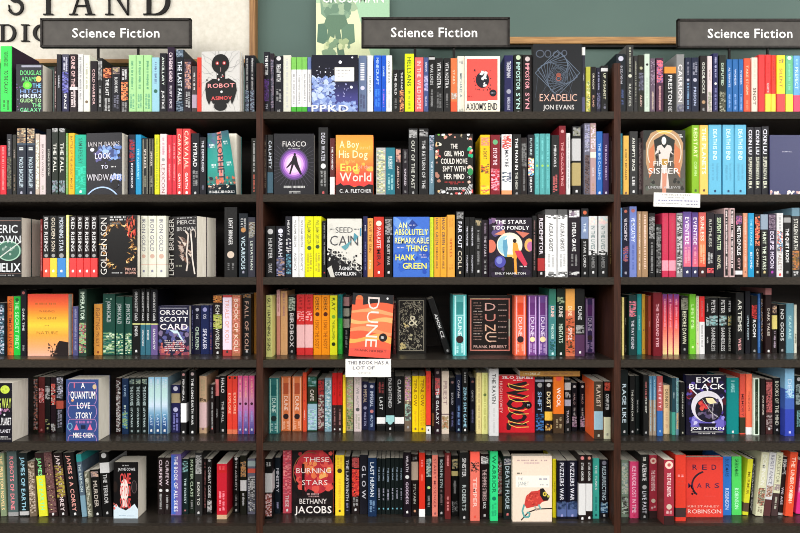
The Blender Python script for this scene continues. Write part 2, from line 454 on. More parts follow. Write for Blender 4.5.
BOOKS[3, 'A'] = (0, 6.054, '''
F -70,130,130 T11,n2,helix 233
244,256,140 a33 S10-90:c99
258,300,120 333 T3-58:bbb:RED_RISING O65:999 B69-100:e54 O90:eee
302,344,120 333 T3-58:ba8:GOLDEN_SON O65:999 B69-100:ec4 O90:eee
346,398,120 333 T3-58:abc:MORNING_STAR O65:999 B69-100:48c O90:eee
400,416,116 ee9 S5-90:ffd
420,462,120 322 T3-58:ccc:RED_RISING O65:999 B69-100:e44 O90:eee
464,504,120 322 T3-58:ccc:RED_RISING O65:999 B69-100:e44 O90:eee
506,546,120 322 T3-58:ccc:RED_RISING O65:999 B69-100:e44 O90:eee
548,590,120 322 T3-58:ccc:RED_RISING O65:999 B69-100:e44 O90:eee
F 598,832,118 T4,n2,goldring,y8 222
''')
BOOKS[3, 'B'] = (125, 5.714, '''
86,128,114 eed T5-58:aab:IRON_GOLD O66:ca9 B79-80:dba O90:889
132,180,114 eed T5-58:aab:IRON_GOLD O66:ca9 B79-80:dba O90:889
182,234,114 eed T5-58:aab:IRON_GOLD O66:ca9 B79-80:dba O90:889
F 242,410,116 T10,n2,light,y22 323
568,640,64 333 T16-54:bbb:LIGHT_BRINGER O68:cba S80-90:888
650,702,100 234 S8-24:bbb O26:b85 T36-88:9bc:VICARIOUS O92:99a
704,745,122 556 N8-34:998,765,aaa U38-90:bcb:LEVIATHAN
''')
BOOKS[3, 'C'] = (255, 6.058, '''
62,124,182 222 O11:ccc T24-64:bbb:HUNTER U74-92:999:DARK
127,182,182 223 O10:dde T16-60:ccd:PARIAH N62-98:88a,446,a87,556
184,222,124 334 U4-34:ccc:HEAVY N36-60:bbb,223 N62-96:478,356,69a,234
226,264,124 eee U6-50:999:WILLIAM_GIBSON U60-90:999:AGENCY
265,302,124 eee U6-50:999:WILLIAM_GIBSON U60-90:999:AGENCY
304,354,124 ee1 T6-46:aa4:WILLIAM_GIBSON O52:453 S60-92:a93
356,402,124 ee1 T6-46:aa4:WILLIAM_GIBSON O50:453 S60-92:a93
408,432,150 222 S5-80:888 O92:b44
F 438,646,138 T2,n1,cain ccc
656,682,124 337 U3-36:dde:BOSS S42-90:669
''')
BOOKS[3, 'D'] = (365, 5.926, '''
14,48,132 ea5 T5-58:a53:SAVE_THE_SUN U66-92:fc8:KING
52,112,124 c32 O11:ddc T18-52:eaa:PARASITE T54-82:633:MIRA O92:eee
116,164,124 222 N4-30:999,555 U32-80:999:THE_QUIET_WAR O92:ddd
F 168,382,124 T2.4,n1,thing 37c
384,406,126 de3 S8-90:bc4
410,444,126 ea3 T2-46:546:HANK_GREEN U50-86:965:REMARKABLE
446,484,126 ea3 T2-46:546:HANK_GREEN U50-86:965:REMARKABLE
488,532,112 ea4 S6-20:c83 U30-76:f62:RIPPLES S80-90:c83
540,586,90 222 N2-12:999,777 T16-56:dde:FAR_OUT T60-88:a97:COLL O93:cb9
592,620,126 222 U5-58:ccd:THE_FOREVER U62-94:aab:HALDEMAN
622,650,126 222 U5-58:ccd:THE_FOREVER U62-94:aab:HALDEMAN
652,692,134 333 N3-12:a97,554 S20-80:888 O90:ccc
694,738,142 323 S6-24:878 U28-64:bab:THE_STARS S70-88:aaa O92:bbb
''')
BOOKS[3, 'E'] = (495, 6.054, '''
F -36,222,132 T2.4,n1,moonpair 323
226,252,120 222 S8-90:866
258,302,112 322 T6-64:dcd:REDEMPTOR B70-90:a33 O94:ccc
304,374,82 eee B0-8:555 N8-14:888,eee,555 T20-62:555:ACURA_GHOST S66-86:aaa N92-100:555,eee,888
378,440,82 eee B0-8:555 N8-14:888,eee,555 T20-62:555:ACURA_GHOST S66-86:aaa N92-100:555,eee,888
444,514,80 323 N2-12:ccc,878,eee T20-62:ddd:ETHERA_GRAVE S66-84:888 N92-98:ccc,666
522,566,76 222 O6:c64 B12-44:78a U14-42:bcd:THE U48-86:aaa:STAR_LORD O94:aaa
568,620,122 ddd N2-14:ecc,cdd,edc T16-54:8aa:IN_THE_LIVES N56-64:ddd,222 B64-100:222 U66-86:bbb:AMBER O92:ddd
626,684,122 ddd N2-14:ecc,cdd,edc T16-54:8aa:IN_THE_LIVES N56-64:ddd,222 B64-100:222 U66-86:bbb:AMBER O92:ddd
688,720,124 532 S10-80:653
''')
BOOKS[3, 'F'] = (612, 6.058, '''
52,62,72 69c S8-90:89d
64,102,68 225 O6:b65 T16-48:dcd:VE_MCCARTHY N56-78:a66,747,558 O94:99a
106,150,64 78c O6:a66 T16-50:cdf:VE_MCCARTHY S54-90:56a
154,180,94 a86 S4-90:dcb
182,218,94 a86 S4-90:ecb N40-44:cba,a86
222,262,104 222 N5-40:777,555,999 S46-94:888
266,302,172 222 N4-92:666,444,888
304,342,104 c35 S6-66:b45 B74-90:e9a
344,388,104 c35 S6-66:b45 B74-90:e9a
392,428,104 999 N3-94:ccc,555,bbb,333 O94:888
430,482,96 749 G0-84:548,96a,b69,d67 B84-100:335 T8-50:dcd:EVENTIDE S54-80:e9a O92:eee
484,524,100 648 G0-84:437,759,a58,d67 B84-100:335 T8-50:dcd:EVENTIDE S54-80:e9a O92:eee
526,570,100 d64 G0-84:b55,e65,e85,d54 B84-100:422 T6-44:fca:SUNLESS S50-80:fb9 O92:eee
''')
BOOKS[3, 'G'] = (705, 6.053, '''
8,56,100 323 U4-60:887:RUTHLESS S62-80:bbb N86-94:d55,a34,c66
58,112,108 223 T6-58:9b7:SERPENT_MATTER U66-88:bb8:NOVEL
116,146,74 dbb V12-88:222 S4-90:edd
147,180,74 dbb V12-88:222 S4-90:edd
184,228,104 322 N4-18:b68,647 T20-66:ddd:METROPOLIS U70-88:c88:CITY B90-96:ddd
230,260,104 d97 S6-86:eba O92:965
262,298,104 29c U5-55:5bd:THE_STRANGE U58-90:cde:BEYOND
300,336,110 322 N3-50:d64,b43,e86,322 U54-84:db9:CAPTAIN O92:bba
338,382,112 333 B0-24:89a T28-88:bca:HUNT_THE_STARS O92:cb8
384,430,108 435 N2-26:878,656 T28-86:cbd:ECLIPSE_MOON O92:a4a
434,474,104 ddd N28-60:d65,79b,555,ddd T60-90:b98:TABLETS O96:d44 S4-26:999
478,520,116 222 B4-12:999 T22-76:ddd:THE_QUIET_ROOM O92:888
526,574,72 444 B0-12:689 T16-60:bba:STOLEN_EARTH N62-90:b74,863,655 S92-98:ddd
''')
BOOKS[4, 'A'] = (0, 6.054, '''
-20,28,150 245 N4-96:79a,ccd,456,245
32,82,112,468 e73 T4-88:a53:VISIT_TIMOR_LIVES O96:b64
82,124,112,468 2c4 T4-90:7e8:THE_SECRET_FREY O6:163
124,160,74,472 223 O4:b66 U10-80:bbb:DARK_TIME S84-94:888
F 168,414,98,472 T3,n1,gorge f83
440,474,172,470 558 S5-90:99b
476,524,68,475 354 T4-46:bdb:IMPERATOR N50-95:b66,8a8,9b7,755
526,544,112,468 322 N8-50:655,433,987 S60-90:654
568,618,158,468 d94 T8-50:b74:FIGHTING U54-84:a63:PRIEST O94:842
622,696,96,468 265 T12-46:899:JOHN_SCALZI N62-98:8a7,cdb,576,265 S6-10:8a9
700,748,112,468 265 T12-46:899:JOHN_SCALZI N62-98:8a7,cdb,576,265
''')
BOOKS[4, 'B'] = (125, 5.714, '''
-5,40,108,440 265 T12-46:899:JOHN_SCALZI N62-98:8a7,cdb,576,265
42,86,64,440 222 U4-48:ccc:ORSON_SCOTT_CARD B52-54:cc8 U56-72:ccc:ENDER O94:ddd
88,116,64,440 222 U4-48:ccc:ORSON_SCOTT_CARD B52-54:cc8 B54-100:367 U60-88:ccc:XENOCIDE
118,146,64,440 222 U4-48:ccc:ORSON_SCOTT_CARD B52-54:cc8 B54-100:367 U60-80:ccc:ENDER
148,186,66,440 223 U4-48:ccc:ORSON_SCOTT_CARD B52-54:cc8 B54-100:658 U60-92:ccc:SHADOW
F 192,368,160,440 T2.6,n1,duel 447
372,392,156,436 226 S10-50:77a S55-90:9a9
394,432,156,436 225 O9:aab U18-28:99a:OS T44-90:9b9:CHILDREN
433,480,156,436 237 O9:99c U18-28:99b:OS T48-90:bbd:SPEAKER
482,500,156,436 337 S5-50:88b S55-92:a66
502,556,100,440 322 N0-12:c84,a63 T16-90:bba:ECHO_OF_WORLDS N32-56:9a4,bb6 O96:ddd
558,610,98,445 b44 B4-90:ede T8-78:c65:TRIALS_OF_KOLI O93:333
612,660,98,445 b75 N2-96:c76,a64,d87 T6-92:eb9:BOOK_OF_KOLI
664,722,92,440 333 N0-6:a74,765 T12-92:b75:FALL_OF_KOLI O94:ddd
732,760,84,432 c83 S5-90:a72
''')
BOOKS[4, 'C'] = (255, 6.058, '''
66,104,100,462 dd8 T4-90:222:GUY_HAPPENING_SIGNS
108,128,108,462 778 B0-40:bbb S4-38:888 B40-100:458
130,152,72,466 c87 B0-40:daa S6-36:a66
154,194,78,466 da7 S4-40:a77 S50-80:c96
200,246,106,462 222 N3-26:9a9,676,bcb T30-58:ccc:BIRD T60-88:ccc:BOX O95:aaa
252,300,100,466 d33 T4-24:b22:RAY_B N28-44:faa,d33 B50-88:ebb
303,350,100,466 d33 T4-24:b22:RAY_B N28-44:faa,d33 B50-88:ebb
354,402,104,466 f91 T4-26:532:DEREK O32:521 T42-90:c61:I_SING_THE_BODY
403,452,104,466 f91 T4-26:532:DEREK O32:521 T42-90:c61:I_SING_THE_BODY
454,498,106,466 ee2 T4-26:351:RAY O36:7a3 U42-74:592:THE_HALLOWEEN O82:231
499,530,100,462 188 B40-100:3b4 U4-36:265:DANDELION S50-94:5c6
534,572,108,450 222 B2-18:c99 B22-36:bba B40-56:bba S60-92:999
F 566,818,104,488 T2.4,n1,dunes,r3.5 e63
''')
BOOKS[4, 'D'] = (365, 5.926, '''
166,184,146,452 722 S5-90:844
F 188,362,120,424 T3,n1,filigree 332
476,522,112,452,-112 222 T28-72:ccc:AMOK_CZ O95:999
522,602,100,462 5bb V12-88:bee V17-83:5aa B12-32:388 T36-68:bee:DUNE O73:322 S80-96:bee
F 612,872,104,450 T3,n1,dunebox 322
''')
BOOKS[4, 'E'] = (495, 6.054, '''
118,190,106,470 e64 V12-88:faa V17-83:e64 B12-32:d42 T36-68:faa:DUNE O73:322 S80-96:fa8
198,256,106,470 748 V12-88:cad V17-83:748 B12-32:637 T36-68:cad:DUNE O73:fda S80-96:b9c
258,322,106,470 648 V12-88:cad V17-83:648 B12-32:637 T36-68:cad:DUNE O73:fda S80-96:b9c
328,370,66,474 488 B0-24:376 T26-42:fa9:DUNE U52-74:adc:THE_DUKE N76-92:367,589,254 O96:cee
374,424,66,474 243 N12-22:897,343,9a8 T26-42:cba:DUNE T52-80:9b9:MENTATS O96:ddd
428,484,66,474 d75 B0-32:ea5 T26-40:fc8:DUNE N42-96:432,b53,c64 T58-76:eba:SPICE
486,544,66,474 333 T26-46:ccc:DUNE N54-66:888,aaa B68-100:535 O94:eee
546,604,122,452 647 V12-88:cad V17-83:436 B12-32:637 T36-60:cad:DUNE O72:433 S80-94:b9c
''')
BOOKS[4, 'F'] = (612, 6.058, '''
48,56,112,470 543 S10-90:987
60,74,118,470 ed8 S5-90:ba6
76,100,118,464 222 U4-80:aa9:INDUSTRY S84-96:888
102,150,104,468 255 N10-36:d67,a78,e89,255 U42-90:bbc:THE_MAY_BOUND
152,180,98,464 299 U5-90:5cc:STEERAGE
182,218,98,462 eb4 U5-56:b83:TIMELESS O60:865 O92:865
220,246,108,468 a43 U5-90:c76:HOUSE
250,302,88,472 a23 U18-86:d78:THE_THOUSAND_EYES
304,336,98,464 b35 G0-100:749,b35,d44,e76,fa8,ed9 S8-60:e9a
338,370,98,464 b35 G0-100:749,b35,d44,e76,fa8,ed9 S8-60:e9a
372,408,98,464 b35 G0-100:749,b35,d44,e76,fa8,ed9 S8-60:e9a
416,466,110,460 222 N3-24:776,998 T26-82:cc9:BEFORE_DAWN O92:999
470,508,98,462 7c3 T5-70:9d5:LIFETIME O88:ce9 S74-84:5a2
510,528,112,462 ddb S5-60:998 O82:c65
530,562,112,462 eee B0-44:d33 U4-40:f99:EXPLORE S50-90:999
566,592,124,460 222 U4-30:999:PAPER N34-50:8aa,566,abb U54-96:aaa:SKIES
''')
BOOKS[4, 'G'] = (705, 6.053, '''
22,80,120,456 222 T4-28:bbb:PETER N32-50:8bb,677,abb T54-96:999:BANNERLESS
84,134,120,456 222 T4-28:bbb:PETER N32-50:8bb,677,abb T54-96:999:BANNERLESS
136,182,120,456 222 T4-28:bbb:PETER N32-50:cb7,676,a96 T54-96:998:BANNERLESS
186,236,90,462 333 T4-70:bba:ARTEMIS U74-94:c66:WEIR
244,276,80,458 223 U22-96:9bc:LITTLE_FUZZY
280,318,108,452 222 N16-40:b33,d44,822 T42-72:ddd:ROOM O96:999
320,336,96,452 36a S6-90:69c
338,362,90,452 222 N10-80:99a,322,a86
366,404,62,458 422 B0-10:c88 U14-90:ba9:DARK_TALES O96:ddd
406,438,154,448 322 N5-20:ca8,655 B24-52:dc7 S56-92:a9a
448,488,162,448 222 T4-80:bbb:NO_GODS O94:999
492,538,154,450 69a U6-90:8cc:SEAFARE
540,556,162,448 ddc N60-80:776,998
''')
BOOKS[5, 'A'] = (0, 6.054, '''
F -80,72,140,498 T9,n1,planetblack 223
200,230,100,440 332 N5-95:a65,655,988,433
232,270,104,440 833 N20-46:eaa,b44,d88 O95:a66
272,304,104,440 222 N16-40:bbb,666 O92:aa7 N76-86:996,222
306,338,104,440 423 N12-50:d54,b66,dcb N84-98:bbb,543
340,384,96,440 333 N3-40:889,ccd,555 B44-58:b54 S60-92:99a
F 400,596,118,492 T8,n1,quantum 347
700,732,110,448 422 N4-96:aaa,766,ccc,544
738,775,112,450 247 U5-40:69c:LOVE U44-90:9ba:IN_MEMOIR N60-90:8a7,479
''')
BOOKS[5, 'B'] = (125, 5.714, '''
22,56,100,422 233 N3-12:898,566 T16-50:8aa:THE_EXPANSE U54-88:9bb:LEVIATHAN O95:899
58,92,100,422 233 N3-12:898,566 T16-50:8aa:THE_EXPANSE U54-88:9bb:LEVIATHAN O95:899
94,128,100,422 233 N3-12:898,566 T16-50:8aa:THE_EXPANSE U54-88:9bb:LEVIATHAN O95:899
132,168,98,422 9bc G0-100:9ce,bdd,bdd,cde,69b,358,246 S4-20:cde U64-88:9bd:LAST O94:ddd
169,206,98,422 9bc G0-100:9ce,bdd,bdd,cde,69b,358,246 S4-20:cde U64-88:9bd:LAST O94:ddd
207,246,98,422 9bc G0-100:9ce,bdd,bdd,cde,69b,358,246 S4-20:cde U64-88:9bd:LAST O94:ddd
264,314,142,415 337 O8:ccd B18-38:a97 O52:bbd S60-96:88c
318,350,66,430 333 O5:b88 U12-46:ccc:PERIPHERAL B50-80:eee O95:ddd
366,404,62,430 222 O5:baa U12-44:ddd:THE_LONG U46-84:ccc:EARTH_WAR O95:ddd
424,466,92,420 ca8 S6-36:a97 N38-46:543,ca8 B46-90:dbb O92:866
486,510,140,420 322 S6-90:aaa O90:c77
512,536,98,415 322 B4-34:d77 U40-90:bbb:AURORA
540,578,90,418 222 T4-30:ccc:HALO U36-90:999:THE_FALL O95:bbb
584,612,92,424 e43 O3:322 T14-80:f96:EXPLORE B92-100:d75
613,642,92,424 e43 O3:322 T14-80:f96:EXPLORE B92-100:d75
644,672,90,424 c69 G0-100:d58,d69,c8a,b7b,76a,448 S5-40:ea9 O48:423 S60-80:99c O92:ccd
674,706,90,424 c69 G0-100:d58,d69,c8a,b7b,76a,448 S5-40:ea9 O48:423 S60-80:99c O92:ccd
708,740,90,424 c69 G0-100:d58,d69,c8a,b7b,76a,448 S5-40:ea9 O48:423 S60-80:99c O92:ccd
''')
BOOKS[5, 'C'] = (255, 6.058, '''
82,146,100,432 377 V12-88:adc V17-83:377 B12-32:266 T36-62:adc:DUNE O73:233 S82-96:acc
150,218,100,432 d74 V12-88:fb9 V17-83:d74 B12-32:b53 T36-62:fb9:DUNE O73:322 S82-96:fb9
224,286,100,432 d74 V12-88:fb9 V17-83:d74 B12-32:b53 T36-62:fb9:DUNE O73:322 S82-96:fb9
288,312,76,434 e53 U6-44:c42:ROCK O48:c33 U54-90:fa9:HERBERT
318,374,100,432 264 N2-18:588,9bb,365 B20-46:332 T24-44:cba:CAFE B50-98:9bc N60-96:bce,8ab,adc
380,420,118,428 733 N2-30:b33,933 N30-96:caa,855,644,bba
422,464,108,434 8ab N5-96:bcd,7ab,688,cdd,9bb
468,496,78,434 d22 U5-50:b11:SILO_THE B55-100:322 S60-90:a77 O96:ddd
498,530,78,434 d22 U5-50:b11:SILO_THE B55-100:322 S60-90:a77 O96:ddd
532,548,90,444 fd3 S5-90:da2
552,596,104,430 aa9 N5-60:9b7,cb9,b99,bcb N60-98:8a7,ba8,674
600,644,100,434 dcc S5-16:aa9 U20-56:aaa:WE_HUNT O60:555 S68-96:998
648,690,130,422 336 O10:bbc T16-44:a86:IMPERIAL O55:99b U64-92:77b:HALO_TEN
''')
BOOKS[5, 'D'] = (365, 5.926, '''
20,60,135,418 347 O8:bbc T18-50:9ac:IMPERIAL O60:b77 U68-92:79c:HALO_TEN
70,122,106,422 222 S8-30:944 U36-60:bbb:LAST B74-90:e6e6e6 B86-90:222 O88:222:50
124,174,72,424 222 U10-60:aaa:ENLIGHTENED B73-84:9cc O84:9cc:70 O95:ccc
176,232,96,424 222 U6-50:999:CLARISSA B74-90:e6e6e6 B86-90:222 O88:222:50
234,276,98,424 765 N0-45:c9b,b8a,da9,9a6 U20-70:dc8:THE N50-80:9ba,555 O92:999
280,318,95,428 fd1 T6-54:b72:TENLOW S60-90:da2 O94:864
320,360,95,428 fd1 T6-54:b72:TENLOW S60-90:da2 O94:864
362,390,66,438 e43 S10-35:b32 B86-88:433 B88-100:ddd O94:544
396,410,98,425 654 S5-60:998 B66-90:b85
412,448,52,440 423 O6:877 N14-40:b55,a44,755 T30-85:bbb:THE_GALAXY O94:bbb
454,498,66,438 dcb T6-64:caa:PRIEST B68-70:766 N72-92:a75,986,764 O92:bba
502,534,104,422 223 O9:977 U20-60:bbc:EXILED S64-92:77a
538,572,86,430 236 U6-44:aab:CAPTAIN S52-88:79c O95:9bc
576,610,52,438 222 S6-22:aaa T28-90:5ac:ZERO_SUM_GAME O94:ddd
622,656,104,422 224 O8:966 U18-50:aab:OFFICE S60-88:77a
660,692,76,438 ed9 S6-94:ba7
693,728,76,440 ee9 S4-94:bb6 O36:674
736,792,52,450 ddd T8-52:555:THE_RAVEN S58-96:bbb
''')
BOOKS[5, 'E'] = (495, 6.054, '''
F 22,240,94,440 T2.4,n1,wool c22
244,298,106,440 223 B4-8:889 O14:999 T26-62:47b:SHIFT N66-76:369,223 N78-96:47b,369,223
302,350,106,440 322 B4-8:aaa O14:bbb T26-56:fd8:DUST B62-78:eb4 N84-96:da5,322
354,418,98,445 e72 O4:d54 T20-54:fed:WOOL B66-100:432 S72-92:a97
422,460,118,440 333 B6-20:bbb N24-34:888,aaa B38-50:aab U58-84:a9a:TRAVEL O94:888
464,498,138,430 223 O8:ccc U18-50:866:HALO S52-70:aaa N70-92:a8a,878,bab
514,548,138,430 223 O8:ccc U18-50:866:HALO S52-70:aaa N70-92:a8a,878,bab
600,655,130,478 654 Ke63 T6-44:ca8:PLAYLIST B52-84:9bc O94:bba
660,702,130,478 222 N2-16:c43,b54 T22-50:ccc:COMPUTER B62-100:ddb O92:998
''')
BOOKS[5, 'F'] = (612, 6.058, '''
52,98,60,458 233 T12-90:9bc:RAGE_LIKE O94:bbb
108,140,96,455 222 U14-86:aa9:THE_DOWN_DAYS O94:bbb
142,168,96,450 233 U14-90:999:THE_SCAR O92:aaa
190,222,88,462 333 S12-40:a66 U20-80:aa9:THE_SEEP O94:aaa
224,244,98,458 58a B40-100:987 S6-94:9bc
246,270,98,458 58a B40-100:987 S6-94:9bc
274,308,98,460 b55 B58-100:36a T4-60:dab:THE_FIFTY O92:8ac
312,350,152,448 fda T8-46:875:DRUNKEN S55-90:da8
364,386,110,455 367 U6-55:9bb:CRUX B60-100:498
388,410,110,455 79a N5-60:8bb,9cc,7a9 N60-90:db8,ca7
414,442,135,460 222 U4-80:998:DREAM_GALAXY O94:aa9
F 450,690,92,455 T2.4,n1,astronaut 224
''')
BOOKS[5, 'G'] = (705, 6.053, '''
132,206,108,448 188 T4-8:388:I U10-26:5bb:ANNALEE O96:ddd
212,248,84,450 d54 T28-76:a44:MEMORY B72-98:332
250,288,84,452 f75 U20-70:c54:HORIZON B88-100:eee
294,330,110,456 ded V20-84:232 U10-90:998:LORDS_OF_THE
338,366,112,452 322 U6-90:a98:STAR_BOUND
368,410,118,450 633 N5-60:a55,844,b66 N62-90:988,433 O90:ccc
416,470,108,450 333 T6-84:bb9:BOOKS_OF_THE_MIND O92:bbb
484,542,52,462 46b B0-30:8bd N30-44:9cd,8ad,69c B60-100:34a T8-50:9bd:DEEP O94:bbe
546,590,96,448 233 O6:aaa N14-50:899,566 S60-90:7aa
''')
BOOKS[6, 'A'] = (0, 6.054, '''
4,40,50,432,-18 897 T4-90:fb5:THE_PRESTON_NOVELS
50,110,40,432,-12 566 T8-90:d34:ROBOTS_OF_DUNE B94-100:999
120,174,50,434,-12 344 T6-90:5ac:JAMES_OF_EARTH B92-98:bbb
180,222,100,434,-22 765 N2-94:a98,543,cba,876
236,290,48,434,-36 6b3 B0-36:322 T8-90:4d5:JAMES_OF_EARTH B36-100:dd3 
296,350,44,436,-42 533 T8-92:db4:JAMES_S_A_COREY N0-94:644,755 O96:ddd
356,412,48,434,-44 433 T4-92:dbb:JAMES_S_A_COREY N20-70:a94,644 O96:ddd
424,490,48,436,-46 333 T4-92:d65:JAMES_S_A_COREY O96:ddd
496,528,56,436,-38 567 B0-12:399 T16-60:9bb:THE_BABYLON B66-100:79a
532,560,162,440,-24 776 N2-96:998,554,bba
566,618,150,436,-22 222 N4-16:b98,877 T24-80:876:MURDER O94:ddd
622,680,46,436,-28 222 O5:bbb B16-32:ccc T34-80:999:THE_TERROR O94:bbb
F 688,836,104,445 T7,n1,thorns 222
''')
BOOKS[6, 'B'] = (125, 5.714, '''
186,222,72,396 433 T4-50:cab:CURFEW O58:ddd S64-92:aaa
224,258,72,396 433 T4-50:cab:CURFEW O58:ddd S64-92:aaa
262,320,52,402 76a V0-46:46b U4-94:dde:THE_BOOK_OF_ALL_SKIES
326,362,80,396 244 N4-24:8bb,455 U26-90:9bb:THE_FOREST S90-96:c88
366,398,72,392 343 T4-70:9b8:MASTER_CLASS S76-92:999
400,440,44,405 444 N4-34:999,777,aaa U40-90:aa9:BORN_TO O95:ccc
446,466,78,395 322 S6-90:b77
467,498,80,398 222 O3:999 T14-70:aaa:COMBAT_CODES N72-96:999,444,bbb
524,582,108,425 c23 S4-14:d55 S50-86:f9a B92-100:ca8 B12-16:b22
618,652,70,388 222 O3:ccc U8-60:bbb:THE_AUDACITY S66-88:999 O95:bbb
658,694,60,398 332 N10-36:b85,765 B42-60:ccc S64-88:bbb
700,745,78,396 667 B4-14:9aa B18-26:c54 N32-96:bbb,333,999,555
''')
BOOKS[6, 'C'] = (255, 6.058, '''
60,104,60,416 222 S6-14:bbb B24-56:bbb N58-96:caa,a66,dbb,843
112,154,76,416 234 T5-76:aab:MINISTRY S80-96:99b
168,222,26,414 d56 N3-70:e78,c45,f99,b56 U72-90:ecc:THESE O95:fff
F 226,474,24,428 T2.2,n1,burning c43
486,540,62,428 fd3 S4-24:da3 O26:432 S40-90:da3 O92:432
542,576,70,422 334 T6-76:99a:THE_LABYRINTH S80-94:88a
584,634,70,416 433 N2-20:a44,b55 N22-70:d43,c33,e54,b33 S72-88:aaa O93:ddd
636,684,60,420 334 T2-90:aab:G_L_O_W
''')
BOOKS[6, 'D'] = (365, 5.926, '''
18,68,76,424 247 T8-66:bcd:LAST_HUMAN S72-94:79b
70,96,80,410 233 U10-46:68a:THE_LONG S54-76:aab O90:7bc
97,122,80,410 233 U10-46:68a:THE_LONG S54-76:aab O90:7bc
124,150,78,412 233 U12-48:68a:THE_LONG S56-78:aab O90:7bc
152,176,78,410 233 U10-46:68a:THE_LONG S54-76:aab O90:7bc
177,202,78,410 233 U10-46:68a:THE_LONG S54-76:aab O90:7bc
203,226,78,410 233 U10-46:68a:THE_LONG S54-76:aab O90:7bc
228,272,44,428 323 U5-30:bab:WRATH O38:ccc U46-80:b9b:GODDESS O92:ddd
274,316,56,420 322 S4-10:888 B12-42:a98 U48-80:776:SYLVAIN O92:c97
320,356,46,426 d32 S10-25:f88 S34-44:e76 B88-100:eee
360,396,60,418 233 N6-36:8aa,bcb,566 O54:bd8 S66-86:999
398,432,60,424 e87 T6-86:c55:STARRY_MESSENGER O95:955
436,470,70,420 333 T5-52:9bb:BORN_IN_SYN S56-84:877 O95:ccc
474,508,48,440 933 S4-20:d88 S66-88:d88
512,552,62,420 222 N6-22:cb8,776 B26-34:dc8 O50:555 S42-66:999 N76-94:999,333,777
560,616,46,445 333 T8-36:999:SINISTER T48-86:677:ROBERTS O96:bbb
624,680,40,450 e76 B0-16:f65 N14-30:222,e76 T34-84:f98:TEMPER O94:d54
684,734,52,440 322 N4-16:ddd,999 T24-72:a77:THE_EMPIRE_STRIKES U74-84:ccc:BACK O94:bbb
742,788,38,450 3d8 T6-60:185:WARRIOR O68:175 S74-94:296
''')
BOOKS[6, 'E'] = (495, 6.054, '''
14,48,100,430 644 N2-60:c99,a66,ddd,865 B64-94:864
52,102,68,450 344 N4-14:aaa,667 T16-84:8ab:DEATH_FUGUE O92:d77
F 106,344,66,464 T2.2,n1,chameleon edc
348,372,84,440 fe2 U5-90:ba3:TRAITORS
376,434,94,448 224 T4-68:ccd:PUZZLERS_WAR N70-84:457,235 B72-96:569 O94:99c
437,500,94,448 224 T4-68:ccd:PUZZLERS_WAR N70-84:457,235 B72-96:569 O94:99c
508,550,60,456 433 O5:d88 U12-40:bbb:STAR_ORDER B44-92:ddd O97:eee
552,590,60,456 433 O5:c87 U12-40:bbb:STAR_ORDER B44-86:ddd O96:eee
592,632,80,446 4ba U4-60:cdd:THE_TUSKS S64-88:277 O94:266
636,686,88,440 334 O6:889 T12-70:9bc:RESURRECTING N74-92:8ac,357,acd O96:ccc
''')
BOOKS[6, 'F'] = (612, 6.058, '''
56,102,90,438 787 N5-60:899,9a9,bba N64-94:554,999,333,aba
108,166,100,444 d47 T8-90:e9b:ICE_FUDGE_LOST_IN_TIME O95:b35
172,222,58,454 333 U4-10:bba:DIE T14-40:ccc:ALTERNATE O50:999 T56-90:99a:LIVE_PAST O95:999
226,294,62,446 a34 O9:ecb:92 O9:b55:40 T24-56:ebb:THE_STARS_UNDYING O72:cba S80-86:dbb B88-100:322
316,376,90,486 a34 K733 O8:ecb:92 O8:b55:40 T20-56:ebb:THE_STARS_UNDYING O72:cba S78-84:dbb B86-100:322
384,448,60,462 e43 S22-24:b43 S30-34:faa S40-42:c54 S46-48:c54 B80-94:433
F 450,672,74,438 T1.8,n1,crescent e43
''')
BOOKS[6, 'G'] = (705, 6.053, '''
108,160,70,426 37c U4-34:247:BLUE_MARS T54-90:9be:ROBINSON
162,222,70,424 5d6 U4-34:274:GREEN_MARS T54-90:9eb:ROBINSON
228,262,86,426,32 dd3 T6-80:ba3:MURMUR B78-94:543 
270,300,80,420,20 333 N10-90:888,222,aaa,444 O92:aaa
304,352,44,432,46 ddb T4-52:ccb:DOMINION N56-84:a65,654,887 S86-96:765
354,396,46,432,40 ddd T4-50:aab:RESISTANCE N52-70:b98,865 B74-100:533
400,440,46,432,36 ddb T4-48:bb9:ANCESTOR N50-60:988 B64-100:433 S70-90:bba
442,474,72,426,30 433 N4-30:999,bbb,222 T44-90:bab:WE_ARE B96-100:bbb
484,532,44,434,34 e53 T8-76:fa8:THE_UNBROKEN U60-80:fda:REBELS
548,600,100,420,34 c48 N5-60:d9b,e7a B60-100:d38
''')

